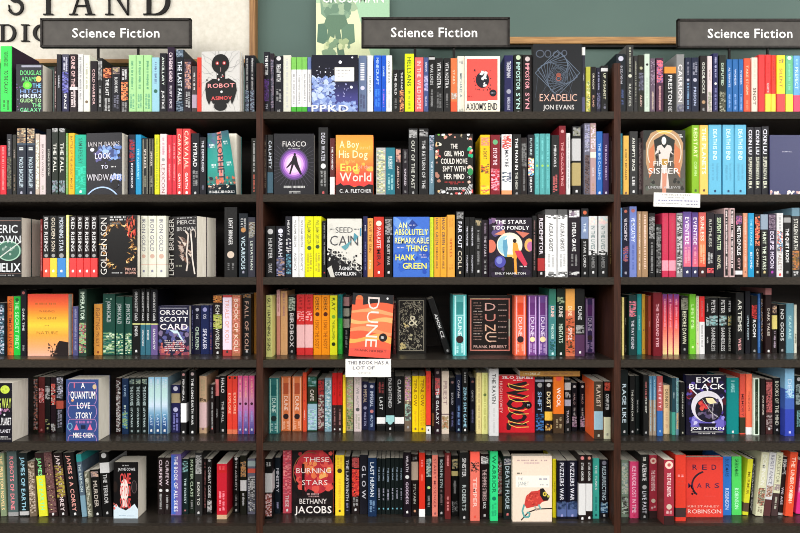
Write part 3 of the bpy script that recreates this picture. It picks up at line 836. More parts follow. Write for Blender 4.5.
# ---------------------------------------------------------------- book builder
EPS = 0.00003
def shell(mb, w, H, D, t, base, side, bands, r=None):
    """Cover: spine at y=0 and two boards, coloured in bands of the height."""
    r = min(0.0018, w * 0.16) if r is None else r
    cuts = sorted({0.0, 1.0} | {a for a, b, c in bands} | {b for a, b, c in bands})
    hw = w / 2
    outer = [(-hw, D), (-hw, r), (-hw + r * .3, r * .3), (-hw + r, 0), (hw - r, 0), (hw - r * .3, r * .3), (hw, r), (hw, D)]
    inner = [(-hw + t, D), (-hw + t, t), (hw - t, t), (hw - t, D)]
    for i in range(len(cuts) - 1):
        f0, f1 = cuts[i], cuts[i + 1]; mid = (f0 + f1) / 2; col = base
        for a, b, c in bands:
            if a <= mid <= b: col = c
        za, zb = H * (1 - f1), H * (1 - f0)
        for j in range(len(outer) - 1):
            p, q = outer[j], outer[j + 1]
            c = (side or col) if j in (0, 6) else col
            mb.face([(p[0], p[1], za), (q[0], q[1], za), (q[0], q[1], zb), (p[0], p[1], zb)], c)
        for j in range(3):
            p, q = inner[j], inner[j + 1]
            mb.face([(p[0], p[1], zb), (q[0], q[1], zb), (q[0], q[1], za), (p[0], p[1], za)], (.8, .78, .72))
    s = side or base
    for z, up in ((0, 0), (H, 1)):
        for Q in ([outer[0], outer[1], inner[1], inner[0]], [outer[1], outer[2], outer[3], outer[4], outer[5], outer[6], inner[2], inner[1]], [inner[3], inner[2], outer[6], outer[7]]):
            P = [(a, b, z) for a, b in Q]
            mb.face(P if up else P[::-1], s)
    for a, b in ((outer[0], inner[0]), (inner[3], outer[7])):
        mb.face([(a[0], a[1], 0), (a[0], a[1], H), (b[0], b[1], H), (b[0], b[1], 0)], s)

def parse(spec):
    tok = spec.split()
    base = hexc(tok[0]); items = []; side = None
    k_ = .5 if sum(base) < .75 else (.65 if sum(base) < 1.1 else .94)
    base = tuple(x * k_ for x in base)
    for t in tok[1:]:
        k = t[0]; parts = t[1:].split(':')
        if k == 'K': side = hexc(parts[0]); continue
        if k in 'TUSBNVG':
            a, b = parts[0].split('-'); a, b = float(a) / 100, float(b) / 100
            cols = [hexc(c) for c in parts[1].split(',')] if ':' in t[1:] else []
            items.append((k, a, b, cols, parts[2].replace('_', ' ') if len(parts) > 2 else ''))
        elif k == 'O': items.append((k, float(parts[0]) / 100, 0, [hexc(parts[1])], parts[2] if len(parts) > 2 else ''))
    return base, side, items
def fix_tokens(spec):                                                 # «B0-6:445» is written with ':'; bands and blocks list their inks after it
    return spec

def lighten(c, base):
    return tuple(x + (1 - x) * .42 for x in c) if sum(c) > sum(base) else tuple(x * .72 for x in c)
def spine_decor(mb, w, H, items, rng, base=(.2, .2, .2)):
    y = -EPS
    hw = w / 2 - min(0.0018, w * 0.16) - 0.0002
    def quad(x0, z0, x1, z1, c, yy):
        mb.face([(x0, yy, z0), (x1, yy, z0), (x1, yy, z1), (x0, yy, z1)], c)
    for k, a, b, cols, s in items:
        y -= EPS
        z1, z0 = H * (1 - a), H * (1 - b)
        if k == 'B': quad(-hw * .58, z0, hw * .58, z1, cols[0], y)
        elif k == 'V': quad(-hw + 2 * hw * a, H * .02, -hw + 2 * hw * b, H * .98, cols[0], y)
        elif k == 'G':
            n = 28
            for i in range(n):
                f = (i + .5) / n * (len(cols) - 1); q = min(int(f), len(cols) - 2); f -= q
                c = tuple(cols[q][j] * (1 - f) + cols[q + 1][j] * f for j in range(3))
                quad(-hw, z1 - (z1 - z0) * (i + 1) / n, hw, z1 - (z1 - z0) * i / n, c, y)
        elif k == 'N':
            n = max(3, int((z1 - z0) / 0.0032)); m = 4 if w > .022 else 3
            for i in range(n):
                for j in range(m):
                    if rng.random() < .88:
                        za = z0 + (z1 - z0) * i / n; zb = z0 + (z1 - z0) * (i + 1) / n; ja, jb = rng.uniform(-.25, .1), rng.uniform(-.1, .25)
                        xa = max(-hw, -hw + 2 * hw * (j + ja) / m); xb = min(hw, -hw + 2 * hw * (j + 1 + jb) / m)
                        d1, d2 = rng.uniform(-.0015, .0015), rng.uniform(-.0015, .0015)
                        c = cols[rng.randrange(len(cols))]
                        yy = y - EPS * .5 * ((i + j) % 2)
                        mb.face([(xa, yy, max(z0, za + d1)), (xb, yy, max(z0, za - d1)), (xb, yy, min(z1, zb + d2)), (xa, yy, min(z1, zb - d2))], c)
            y -= EPS
        elif k == 'O':
            r = hw * (float(s) / 100 if s else .62); n = 14; zc = z1
            if a > .86:
                r = min(hw * .4, .0035); mb.face([(x, y, z) for x, z in ((-r, zc - r * 1.3), (r, zc - r * 1.3), (r, zc + r * .9), (r * .2, zc + r * 1.3), (-r, zc + r * .7))], cols[0]); continue
            mb.face([(r * math.cos(2 * math.pi * i / n), y, zc + r * math.sin(2 * math.pi * i / n)) for i in range(n)], cols[0])
        elif k in 'TU':
            h = (2 * hw) * (.6 if k == 'T' else .42)
            L = z1 - z0
            h = min(h, .014)
            text_mb(mb, s, (-h * .5, y, z1), (0, 0, -1), (1, 0, 0), h, L, lighten(cols[0], base), True, 0, .35, 1.5)
        elif k == 'S':
            L = z1 - z0; rows = 2 if w > .024 and L < .07 else 1
            for rr in range(rows):
                zz = z1; th = min(.0042, hw * (.5 if rows == 1 else .36)); xc = 0 if rows == 1 else (-hw * .38 + rr * hw * .76)
                while zz > z0 + .003:
                    l = rng.uniform(.0012, .0028)
                    if rng.random() < .82: quad(xc - th * rng.uniform(.6, 1), zz - l, xc + th * rng.uniform(.6, 1), zz, cols[0], y)
                    zz -= l + rng.uniform(.0007, .0014)

def spine_book(w, H, D, spec, rng):
    base, side, items = parse(spec)
    framed = sum(k == 'V' for k, *_ in items) > 1
    if framed:
        items = [i for i in items if i[0] == 'V'][:2] + [i for i in items if i[0] == 'B'] + [('B', .335, .34, [items[0][3][0]], '')] + [i for i in items if i[0] not in 'VB']
        items = [('V', .08, .92, items[0][3], ''), ('V', .2, .8, items[1][3], '')] + items[2:]
    bands = [] if framed else [(a, b, cols[0]) for k, a, b, cols, s in items if k == 'B']
    hard = H > .228
    t = .0024 if hard else .0006
    cv = MB(); shell(cv, w, H, D, t, base, side, bands)
    spine_decor(cv, w, H, [i for i in items if framed or i[0] != 'B'], rng, base)
    pg = MB(); ins = .003 if hard else .0004
    pg.box(-w / 2 + t + 1e-4, t + 1e-4, ins, w / 2 - t - 1e-4, D - ins - .0006, H - ins)
    return cv, pg

# ---------------------------------------------------------------- front covers
def deep(c):
    c = hexc(c); l = sum(c) / 3
    return tuple(x * .6 for x in c) if l < .3 else c
class Art:
    """Prints on the front board at y=0; u from 0 to 1 rightwards, v from 0 to 1 downwards."""
    def __init__(s, mb, w, H): s.mb, s.w, s.H, s.y = mb, w, H, -EPS
    def P(s, u, v): return (-s.w / 2 + s.w * min(max(u, 0), 1), s.y, s.H * (1 - min(max(v, 0), 1)))
    def poly(s, pts, c):
        s.y -= EPS * .5; c = deep(c)
        P = [s.P(u, v) for u, v in pts]
        a2 = sum(P[i][0] * P[(i + 1) % len(P)][2] - P[(i + 1) % len(P)][0] * P[i][2] for i in range(len(P)))
        if a2 < 0: P.reverse()
        s.mb.face(P, c)
    def rect(s, a, b, c_, d, col): s.poly([(a, b), (c_, b), (c_, d), (a, d)], col)
    def ell(s, u, v, ru, rv, c, n=24): s.poly([(u + ru * math.cos(6.2832 * i / n), v + rv * math.sin(6.2832 * i / n)) for i in range(n)], c)
    def ring(s, u, v, ru, rv, th, c, n=28, a0=0, a1=360):
        s.y -= EPS * .5
        for i in range(n):
            A, B = math.radians(a0 + (a1 - a0) * i / n), math.radians(a0 + (a1 - a0) * (i + 1) / n)
            f = lambda q, k: s.P(u + (ru + k * th) * math.cos(q), v + (rv + k * th * s.w / s.H) * math.sin(q))
            s.mb.face([f(A, .5), f(A, -.5), f(B, -.5), f(B, .5)], hexc(c))
    def line(s, a, b, th, c):
        dx, dy = (b[0] - a[0]) * s.w, (b[1] - a[1]) * s.H; L = math.hypot(dx, dy) or 1
        nx, ny = -dy / L * th / 2, dx / L * th / 2
        s.poly([(a[0] + nx, a[1] + ny * s.w / s.H), (b[0] + nx, b[1] + ny * s.w / s.H), (b[0] - nx, b[1] - ny * s.w / s.H), (a[0] - nx, a[1] - ny * s.w / s.H)], c)
    def path(s, pts, th, c):
        for i in range(len(pts) - 1): s.line(pts[i], pts[i + 1], th, c)
    def grad(s, v0, v1, stops, n=24):
        s.y -= EPS * .5
        for i in range(n):
            f = (i + .5) / n * (len(stops) - 1); k = min(int(f), len(stops) - 2); f -= k
            a, b = hexc(stops[k]), hexc(stops[k + 1]); c = tuple(a[j] * (1 - f) + b[j] * f for j in range(3))
            s.mb.face([s.P(0, v0 + (v1 - v0) * (i + 1) / n), s.P(1, v0 + (v1 - v0) * (i + 1) / n), s.P(1, v0 + (v1 - v0) * i / n), s.P(0, v0 + (v1 - v0) * i / n)], c)
    def blobs(s, u0, v0, u1, v1, cols, n, r, seed=1, sides=7):
        rng = random.Random(seed)
        for _ in range(n):
            u, v = rng.uniform(u0, u1), rng.uniform(v0, v1); rr = r * rng.uniform(.5, 1.2); a0 = rng.random() * 6
            s.poly([(u + rr * rng.uniform(.6, 1.2) * math.cos(a0 + 6.2832 * i / sides), v + rr * s.w / s.H * rng.uniform(.6, 1.2) * math.sin(a0 + 6.2832 * i / sides)) for i in range(sides)], cols[rng.randrange(len(cols))])
    def text(s, t, u0, v0, u1, v1, c, bold=True):                     # capitals filling the box u0..u1, baseline v1
        s.y -= EPS * .5
        text_mb(s.mb, t, s.P(u0, v1), (1, 0, 0), (0, 0, 1), (v1 - v0) * s.H, (u1 - u0) * s.w, hexc(c), bold, 0, .3, 3)
    def vtext(s, t, u0, v0, u1, v1, c, up=False, bold=True):          # turned a quarter: reads downwards, or upwards
        s.y -= EPS * .5
        if up: text_mb(s.mb, t, s.P(u1, v1), (0, 0, 1), (-1, 0, 0), (u1 - u0) * s.w, (v1 - v0) * s.H, hexc(c), bold, 0, .3, 3)
        else: text_mb(s.mb, t, s.P(u0, v0), (0, 0, -1), (1, 0, 0), (u1 - u0) * s.w, (v1 - v0) * s.H, hexc(c), bold, 0, .3, 3)
    def tiny(s, u0, v0, u1, v1, c, seed=3):                           # a line of lettering too small to read
        rng = random.Random(seed); u = u0; s.y -= EPS * .5
        while u < u1 - .01:
            l = rng.uniform(.012, .035)
            if rng.random() < .85:
                a, b = s.P(u, v1), s.P(min(u + l, u1), v0)
                s.mb.face([(a[0], s.y, a[2]), (b[0], s.y, a[2]), (b[0], s.y, b[2]), (a[0], s.y, b[2])], hexc(c))
            u += l + rng.uniform(.006, .014)

def art_galaxy(a):
    a.rect(0, 0, 1, 1, '334')
    a.rect(.2, .02, .95, .06, '99a'); a.text('DOUGLAS', .15, .12, .95, .22, '6c7'); a.text('ADAMS', .2, .25, .78, .35, '6c7')
    a.ell(.85, .3, .1, .06, 'fb6'); a.ell(.42, .43, .17, .08, '5c3'); a.ell(.42, .43, .09, .045, '8e5'); a.text('THE', .62, .39, .95, .48, '7bd')
    for i, (t, c) in enumerate((('HITCH', '79c'), ('HIKERS', 'cde'), ('GUIDE TO', 'ad9'), ('THE', '7c8'), ('GALAXY', '7d9'))):
        a.text(t, .15 if i != 3 else .6, .51 + i * .095, .95, .59 + i * .095, c)
    a.blobs(.02, .4, .25, .95, ['667', '858', '558'], 10, .03); a.ell(.35, .98, .1, .02, 'eee')
def art_robot(a):
    a.rect(0, 0, 1, 1, 'c6c4c0')
    rng = random.Random(5)
    for i in range(26):
        ang = 6.28 * i / 26; p = [(.5 + .2 * math.cos(ang), .4 + .25 * math.sin(ang))]
        for k in range(4): p.append((p[-1][0] + .11 * math.cos(ang + rng.uniform(-.7, .7)), p[-1][1] + .1 * math.sin(ang + rng.uniform(-.7, .7))))
        a.path(p, .006, '888')
    a.ell(.5, .21, .23, .16, '222'); a.ell(.5, .3, .13, .09, '222'); a.rect(.4, .34, .62, .5, '222')
    a.poly([(.12, .52), (.3, .45), (.5, .47), (.72, .45), (.9, .52), (.93, .65), (.86, .8), (.8, .88), (.76, .8), (.7, .86), (.3, .86), (.25, .8), (.2, .88), (.13, .78), (.1, .62)], '222')
    a.ell(.5, .9, .17, .08, '222'); a.blobs(.12, .47, .9, .52, ['222'], 12, .03)
    for u in (.42, .6): a.ell(u, .2, .045, .03, 'a33'); a.ell(u, .2, .02, .014, 'ecc')
    a.rect(.5, .27, .515, .34, 'a88'); a.blobs(.42, .38, .62, .47, ['ccc', 'a44'], 6, .025); a.ell(.53, .6 + .07, .03, .02, 'ddd')
    a.text('ROBOT', .17, .53, .87, .6, 'e99'); a.text('ASIMOV', .26, .74, .8, .8, 'd55')
def art_stardust(a):
    a.rect(0, 0, 1, 1, '1d1f38'); a.grad(.45, 1, ['1d1f38', '3b3a7a', '4d4c92'])
    a.blobs(.0, .4, .48, .95, ['8ea4d4', 'a7bae2', '7489c4', 'bccbea', '6a7cb8'], 130, .06, 4)
    a.blobs(.5, .82, 1, 1, ['8ea4d4', '9db0dc', '7489c4'], 50, .05, 8)
    a.blobs(.1, .2, .75, .6, ['dde', 'aac'], 36, .012, 9); a.blobs(.5, .5, .95, .75, ['99c', '77a'], 8, .02, 10)
    for u, v, r in ((.62, .13, .035), (.88, .05, .02), (.86, .56, .03), (.3, .3, .015)): a.ell(u, v, r, r * .8, 'eef')
    a.rect(.5, .22, .92, .46, 'e8e5de'); a.tiny(.54, .26, .86, .28, '999'); a.tiny(.54, .32, .8, .34, 'bbb'); a.tiny(.54, .37, .7, .39, 'bbb')
    a.text('PPKD', 0.0, .86, .8, .98, 'eee')
def art_planet(a):
    a.rect(0, 0, 1, 1, 'f3ead4'); a.rect(.05, .05, .93, .79, 'e8524a')
    a.blobs(.25, .25, .75, .6, ['334', '445'], 60, .018, 3); a.ell(.5, .42, .19, .14, '2c2f40')
    a.blobs(.42, .29, .6, .4, ['ddd'], 9, .05, 2); a.blobs(.52, .46, .6, .54, ['ddd'], 5, .035, 5); a.ell(.28, .25, .02, .02, '334')
    a.ell(.8, .65, .1, .062, '2b2c38'); a.tiny(.74, .64, .86, .66, '99a'); a.tiny(.08, .7, .2, .72, 'a33'); a.rect(.65, .79 - .01, .93, .795, 'eee')
    a.text("AXIOM'S END", .04, .82, .92, .95, '2b2c38')
def art_exadelic(a):
    a.rect(0, 0, 1, 1, '2e3136')
    a.ring(.14, .14, .08, .05, .02, '4d5563'); a.ring(.3, .14, .06, .05, .02, '4d5563'); a.ring(.47, .15, .06, .04, .02, '4d5563'); a.ring(.64, .13, .05, .04, .02, '4d5563')
    c = (.5, .42)
    for i in range(9):
        r = .46 - i * .042; t = i * .19
        pts = [(c[0] + r * math.cos(t + k * 1.5708 - 1.5708), c[1] + r * .72 * math.sin(t + k * 1.5708 - 1.5708)) for k in range(5)]
        a.path(pts, .012 if i < 3 else .007, '5d6a7c')
    for i in range(14): a.line((.04 + .066 * i, .78), (.1 + .07 * ((i * 5) % 13), .42), .005, '4d5563')
    for i in range(6): a.ring(.52, .45, .05 + .028 * i, .035 + .02 * i, .006, '55606f', 20)
    a.ell(.52, .45, .05, .03, '8a4a3c'); a.ring(.52, .5, .05, .03, .012, 'a5583f', 16)
    a.text('EXADELIC', .13, .72, .9, .83, 'd9b0a0', False); a.text('JON EVANS', .2, .88, .84, .95, 'c8c5c2')
def art_windward(a):
    a.rect(0, 0, 1, 1, '2b2a36')
    a.blobs(.35, .22, .95, .42, ['456099', '5f7fc0', '7f9fd6', '39487a'], 50, .07, 2); a.blobs(.2, .3, .6, .55, ['4d4470', '5c5a90', '39355a'], 20, .05, 3)
    a.blobs(.7, .68, 1, .85, ['8fa6d8', '5d74b4', 'b8c6e8'], 24, .06, 4); a.ell(.17, .27, .06, .03, 'dde'); a.ell(.55, .3, .1, .03, '9db8e8')
    a.ring(.45, 1.25, .55, .37, .035, 'a9c4ec', 40, 200, 330)
    a.text('IAIN M. BANKS', .06, .14, .94, .22, 'c7c2c6', False); a.text('LOOK', .25, .32, .7, .42, 'dde'); a.text('TO', .42, .52, .62, .58, 'dde'); a.text('WINDWARD', .02, .66, .98, .77, 'd5d2da', False)
    a.ell(.81, .83, .11, .075, '1d1a22'); a.tiny(.7, .54, .84, .56, 'ccc')
def art_prophet(a):
    a.grad(0, .82, ['3c5d6c', '1f8f87', '27988c', '2f7f74'])
    a.blobs(0, 0, .3, .2, ['3f5f80', '3a6f80'], 10, .08)
    a.poly([(.36, 0), (.66, 0), (.56, .82), (.42, .82)], 'c8918f'); a.poly([(.42, 0), (.56, 0), (.52, .82), (.46, .82)], 'e0776a')
    a.blobs(0, .72, 1, .84, ['48605c', 'c96a4f', '345', '8a6a5c'], 34, .06, 6); a.blobs(.3, .72, .6, .8, ['e26b52'], 10, .05)
    a.rect(0, .84, 1, 1, '15303a'); a.blobs(.05, .8, .9, .9, ['d9a58a', '5c4a48', 'e8d5c5', '234'], 26, .03, 8)
    a.vtext('PROPHET', .36, .03, .66, .76, '2a3c44')
    for u, v in ((.06, .18), (.7, .15), (.12, .5), (.74, .48)): a.tiny(u, v, u + .2, v + .03, 'cdd', 4); a.tiny(u + .02, v + .035, u + .18, v + .06, 'cdd', 5)
    a.text('SIN BLACHE AND HELEN MACDONALD', .06, .93, .94, .97, 'ddd')
def art_fiasco(a):
    a.rect(0, 0, 1, 1, '33323a')
    for i in range(36):
        t = 6.2832 * i / 36; a.line((.5 + .22 * math.cos(t), .5 + .17 * math.sin(t)), (.5 + .6 * math.cos(t + .1), .5 + .42 * math.sin(t + .1)), .006, '55525e')
    for r, c in ((.36, '53406b'), (.325, '7a4c9c'), (.28, 'a56cc4'), (.24, 'd9a4e0'), (.19, 'f0c6ee')): a.ell(.5, .5, r, r * .72, c, 32)
    for p in ([(.48, .36), (.56, .36), (.6, .48), (.7, .66), (.66, .67), (.54, .55), (.5, .5), (.42, .66), (.38, .66), (.44, .5), (.32, .57), (.31, .55), (.44, .44)],): a.poly(p, '2b2433')
    a.path([(.56, .52), (.64, .6), (.73, .7)], .02, '2b2433'); a.ell(.52, .34, .03, .025, '2b2433')
    a.text('FIASCO', .22, .12, .8, .21, 'dcd9d8', False); a.tiny(.36, .235, .66, .25, 'aaa'); a.tiny(.25, .85, .78, .885, 'bbb', 7); a.rect(.38, .935, .66, .945, 'bbb'); a.tiny(.38, .955, .66, .975, '999')
def art_sunset(a):
    a.grad(0, .85, ['e0913a', 'efa83f', 'ee8a3c', 'e4563b', 'd93d3c'])
    a.blobs(0, .25, 1, .6, ['f0b04c', 'e8843e'], 12, .09, 3)
    a.poly([(0, .84), (.08, .82), (.12, .8), (.2, .84), (.35, .83), (.5, .87), (.62, .84), (.75, .86), (.88, .82), (1, .83), (1, 1), (0, 1)], '332a2a')
    a.text('A Boy', .1, .09, .62, .21, 'f6e3b4'); a.text('and', .64, .17, .92, .24, 'f4c27a', False); a.text('His Dog', .08, .25, .85, .38, 'f6e3b4'); a.text('at the', .18, .4, .52, .46, 'f4b060', False)
    a.text('End', .12, .47, .58, .6, 'f8d95c'); a.text('of the', .6, .5, .92, .56, 'f0a898', False); a.text('World', .1, .62, .95, .77, 'f5d8cc'); a.text('C. A. FLETCHER', .1, .9, .95, .96, 'ddd')
def art_novel(a):
    a.rect(0, 0, 1, 1, '26231f')
    a.blobs(0, 0, 1, .1, ['eee', '6a4', 'd98', 'cb9', '26231f'], 16, .05, 3); a.blobs(0, .1, .15, 1, ['c55', 'ddc', 'a76', '26231f', 'db8'], 20, .055, 4)
    a.blobs(.86, .1, 1, .8, ['c44', 'eee', '2a7', 'dba', '26231f'], 16, .06, 5); a.blobs(.1, .92, 1, 1, ['ddd', 'c55', '26231f', '888'], 14, .045, 6); a.ell(.93, .62, .07, .06, '2c8a50')
    for i in range(4): a.line((.78 + .05 * i, .99), (.92 + .03 * i, .82), .014, 'ddd')
    for i, t in enumerate(('THE', 'GIRL WHO', 'COULD MOVE', 'SH*T WITH', 'HER MIND')):
        w_ = (.18, .52, .7, .6, .54)[i] / 2; a.text(t, .5 - w_, .15 + i * .125 + (.01 if i == 0 else 0), .5 + w_, .24 + i * .125, 'e8e4dc')
    a.tiny(.25, .78, .8, .8, 'a33'); a.tiny(.4, .81, .62, .825, 'a33'); a.text('JACKSON FORD', .28, .87, .82, .92, 'ddd')
def art_sister(a):
    a.rect(0, 0, 1, 1, '555049'); a.rect(0, 0, 1, .3, '3d4440')
    a.poly([(.18, .04), (.32, 0), (.7, 0), (.84, .06), (.95, .2), (.93, .5), (.85, .72), (.72, .5), (.75, .15), (.5, .06), (.25, .15), (.3, .5), (.15, .72), (.06, .5), (.06, .2)], 'b48f6a')
    a.poly([(.14, .3), (.26, .2), (.26, .6), (.14, .74)], 'c5764e'); a.poly([(.74, .2), (.88, .3), (.88, .74), (.74, .6)], 'c5764e')
    a.poly([(.3, .0), (.7, .0), (.62, .05), (.38, .05)], 'e0b957')
    a.ring(.5, .34, .4, .32, .02, 'd8cdb8', 30, 150, 390)
    a.poly([(.27, .38), (.34, .24), (.43, .22), (.5, .28), (.57, .22), (.66, .24), (.72, .38), (.64, .34), (.6, .5), (.56, .52), (.62, .9), (.4, .9), (.44, .52), (.38, .48), (.36, .34)], 'd2c8c2')
    a.ell(.49, .16, .055, .062, 'e5ddd6'); a.rect(.44, .44, .58, .54, 'b58a3c'); a.poly([(.45, .66), (.56, .66), (.54, .98), (.45, .98)], 'c98a72')
    a.blobs(.3, .3, .42, .42, ['443a38'], 5, .03); a.blobs(.6, .3, .7, .42, ['443a38'], 5, .03, 6); a.blobs(.05, .74, .3, .9, ['555a50', '4a4a44'], 8, .05); a.blobs(.7, .74, .95, .9, ['555a50', '4a4a44'], 8, .05, 4)
    a.text('FIRST', .24, .47, .7, .55, 'e8e2dc', False); a.text('SISTER', .12, .58, .86, .67, 'efeae5', False); a.text('LINDEN A. LEWIS', .12, .86, .88, .9, 'bbb', False); a.tiny(.84, .06, .94, .08, 'ccc'); a.tiny(.84, .09, .94, .11, 'ccc', 8)
def art_dusk(a):
    a.rect(0, 0, 1, 1, '3f4266'); a.blobs(0, .94, 1, 1, ['e0c8c0', 'c9a0a0', 'f0e0d8'], 22, .05)
    a.text('DUSKFALL', .33, .27, .58, .285, 'dde')
def art_helix(a):
    a.rect(0, 0, 1, 1, '2b2c30'); a.rect(.02, .05, .98, .06, '8a6a60'); a.rect(.02, .94, .98, .945, '8a6a60')
    a.ell(.66, .56, .34, .16, '3f6a5a'); a.ring(.66, .56, .3, .16, .03, '9fc4ae'); a.blobs(.45, .5, .85, .62, ['7f9a8c', '4a6a60', '9ab0a4'], 18, .05, 4); a.line((.45, .66), (1, .4), .03, 'c9cfc8')
    a.text('ERIC', .38, .12, .9, .26, 'cfd3d6'); a.text('BROWN', .12, .3, .98, .43, 'cfd3d6'); a.text('HELIX', .3, .76, .98, .91, 'dfe3e6'); a.tiny(.3, .96, .9, .98, '999')
def art_goldring(a):
    a.rect(0, 0, 1, 1, '1f1c1c')
    rng = random.Random(11)
    for i in range(110):
        t = math.radians(rng.uniform(100, 420)); k = rng.uniform(.9, 1.12)
        u, v = .5 + .38 * k * math.cos(t), .5 + .36 * k * math.sin(t)
        a.poly([(u, v), (u + rng.uniform(-.1, .1), v + rng.uniform(-.05, .05)), (u + rng.uniform(-.09, .09), v + rng.uniform(-.05, .05))], rng.choice(['c9934e', 'e0b470', 'a8713a', 'ecc98c', '7a5230']))
    for i in range(24):
        u, v = rng.uniform(.72, .92), rng.uniform(.0, .32); a.poly([(u, v), (u + rng.uniform(-.08, .08), v + .08), (u + .04, v - .04)], rng.choice(['d8473a', 'e06a48', 'b83a34']))
    a.vtext('GOLDEN SON', .05, .04, .22, .96, 'dcd8d2', True, False); a.tiny(.3, .02, .7, .045, 'ccc'); a.tiny(.3, .06, .7, .085, 'ccc', 5); a.tiny(.3, .12, .55, .15, '666', 6); a.text('PIERCE', .7, .85, .97, .89, 'd9a89a'); a.text('BROWN', .7, .91, .97, .95, 'd9a89a'); a.tiny(.35, .92, .62, .94, 'aaa', 7)
def art_light(a):
    a.rect(0, 0, 1, 1, '2e2a2c'); rng = random.Random(4)
    a.vtext('LIGHT BRINGER', .05, .03, .22, .97, 'd8d4ce', True, False)
    for i in range(46):
        u = rng.uniform(.34, .7); v = .28 + (u - .3) * .3 + rng.uniform(0, .35); a.poly([(u, v), (u + .14, v + .03), (u + .1, v + .07)], rng.choice(['8a7468', 'b8a498', '5a4a44', 'd0c0b2', '6b4a3c']))
    a.path([(.62, .24), (.72, .3), (.7, .45), (.66, .62), (.7, .78), (.66, .9)], .05, 'cfc3b8'); a.path([(.8, .25), (.84, .45), (.86, .7), (.94, .95)], .045, 'e0d6cc'); a.ring(.88, .3, .09, .08, .03, 'b8aca0', 14, 180, 400)
    a.text('PIERCE', .34, .06, .96, .13, 'c9c5c2', False); a.text('BROWN', .34, .17, .96, .24, 'c9c5c2', False); a.tiny(.34, .02, .96, .035, 'bbb'); a.tiny(.3, .8, .5, .83, '887')
def art_cain(a):
    a.rect(0, 0, 1, 1, 'd6d4cc'); a.blobs(0, 0, 1, .4, ['dcdad2', 'cfcdc5'], 14, .12, 3)
    a.poly([(0, .5), (.3, .55), (.6, .68), (1, .8), (1, 1), (0, 1)], '2b2a2c')
    for i in range(7):
        u, v = .08 + i * .14, .52 + i * .055; a.ring(u, v, .08, .035, .035, 'd6d4cc', 16); a.ring(u + .07, v + .05, .07, .03, .02, '777', 14)
    a.blobs(0, .55, 1, .82, ['d6d4cc', '555', '2b2a2c', '999'], 34, .035, 9); a.poly([(0, .85), (.12, .8), (.22, 1), (.1, 1)], 'cac8c0')
    a.text('SEED', .24, .14, .74, .24, '5a5a5c', False); a.tiny(.08, .17, .2, .19, '777'); a.tiny(.78, .17, .92, .19, '777'); a.text('CAIN', .08, .28, .9, .46, '4a4a4e', False)
    a.poly([(.4, .48), (.55, .44), (.72, .36), (.6, .5), (.52, .54)], '5f9aa4'); a.poly([(.78, .24), (.9, .3), (.8, .4), (.76, .34)], '4f8fa0'); a.rect(.95, .16, .99, .3, '4a88a8')
    a.text('AGNES', .34, .82, .72, .88, 'ddd'); a.text('GOMILLION', .22, .91, .84, .97, 'eee')
def art_thing(a):
    a.rect(0, 0, 1, 1, '3f6cc6'); a.blobs(0, 0, 1, .55, ['5a8ad8', '4c7bd0', '6a96dc'], 30, .12, 2); a.blobs(0, .6, 1, 1, ['2a4fb0', '3360c0', '4c7bd0'], 26, .14, 3)
    a.poly([(.52, .04), (.68, .14), (.52, .22), (.4, .14)], '26408f'); a.tiny(.44, .13, .62, .145, 'ccd')
    for i, (t, u0, u1) in enumerate((('AN', .14, .38), ('ABSOLUTELY', .04, .96), ('REMARKABLE', .04, .98), ('THING', .36, .94), ('HANK', .06, .6), ('GREEN', .26, .92))):
        v = (.09, .2, .34, .47, .62, .76)[i]; a.text(t, u0 + .01, v + .01, u1 + .01, v + .115, '24489c'); a.text(t, u0, v, u1, v + .1, ('eef0a0', 'f0ee80')[i % 2] if i < 4 else 'f4f060')
    a.tiny(.1, .5, .3, .52, 'ccd'); a.tiny(.72, .62, .9, .64, 'aac'); a.tiny(.74, .66, .92, .68, 'aac', 8)
def art_moonpair(a):
    a.rect(0, 0, 1, 1, '34293c'); a.blobs(0, .2, 1, 1, ['2b2230', '4a3a58', '3a2f4a', '5a4468'], 40, .09, 3)
    a.blobs(0, .0, .3, .3, ['5a4a78', '7a5c80'], 10, .08, 7); a.poly([(.12, .28), (.35, .2), (.4, .3)], 'd88a6a'); a.poly([(.62, .22), (.95, .26), (.8, .34)], 'c9705c')
    a.ell(.04, .48, .12, .11, 'd0705a'); a.ell(.94, .46, .11, .11, 'e2a860'); a.ell(.97, .48, .08, .08, 'b86a9a')
    a.ell(.48, .46, .3, .21, 'e9e2c8', 32); a.ell(.4, .46, .2, .16, '9cc8d4'); a.ell(.5, .46, .16, .17, 'f2ecd8'); a.rect(.4, .62, .6, .68, 'e0b860')
    a.poly([(.33, .38), (.42, .36), (.44, .5), (.42, .66), (.36, .66), (.32, .5)], '5f9ab8'); a.poly([(.56, .42), (.66, .42), (.7, .55), (.64, .7), (.66, .95), (.6, .95), (.58, .7), (.55, .56)], 'e09a3c'); a.ell(.6, .39, .045, .035, '3a2a28')
    a.poly([(.6, .56), (.74, .55), (.9, .78), (.84, .84), (.66, .66)], 'c93a50'); a.poly([(.36, .66), (.54, .66), (.56, 1), (.36, 1)], '2c2a1c'); a.ell(.26, .74, .13, .1, '4a4aa0'); a.ell(.24, .72, .07, .06, '7a80c4')
    a.text('THE STARS', .14, .035, .86, .1, 'f0eef0'); a.text('TOO FONDLY', .08, .135, .94, .2, 'f0eef0'); a.text('EMILY HAMILTON', .14, .92, .86, .955, 'ddd'); a.tiny(.72, .81, .88, .83, 'ccc')
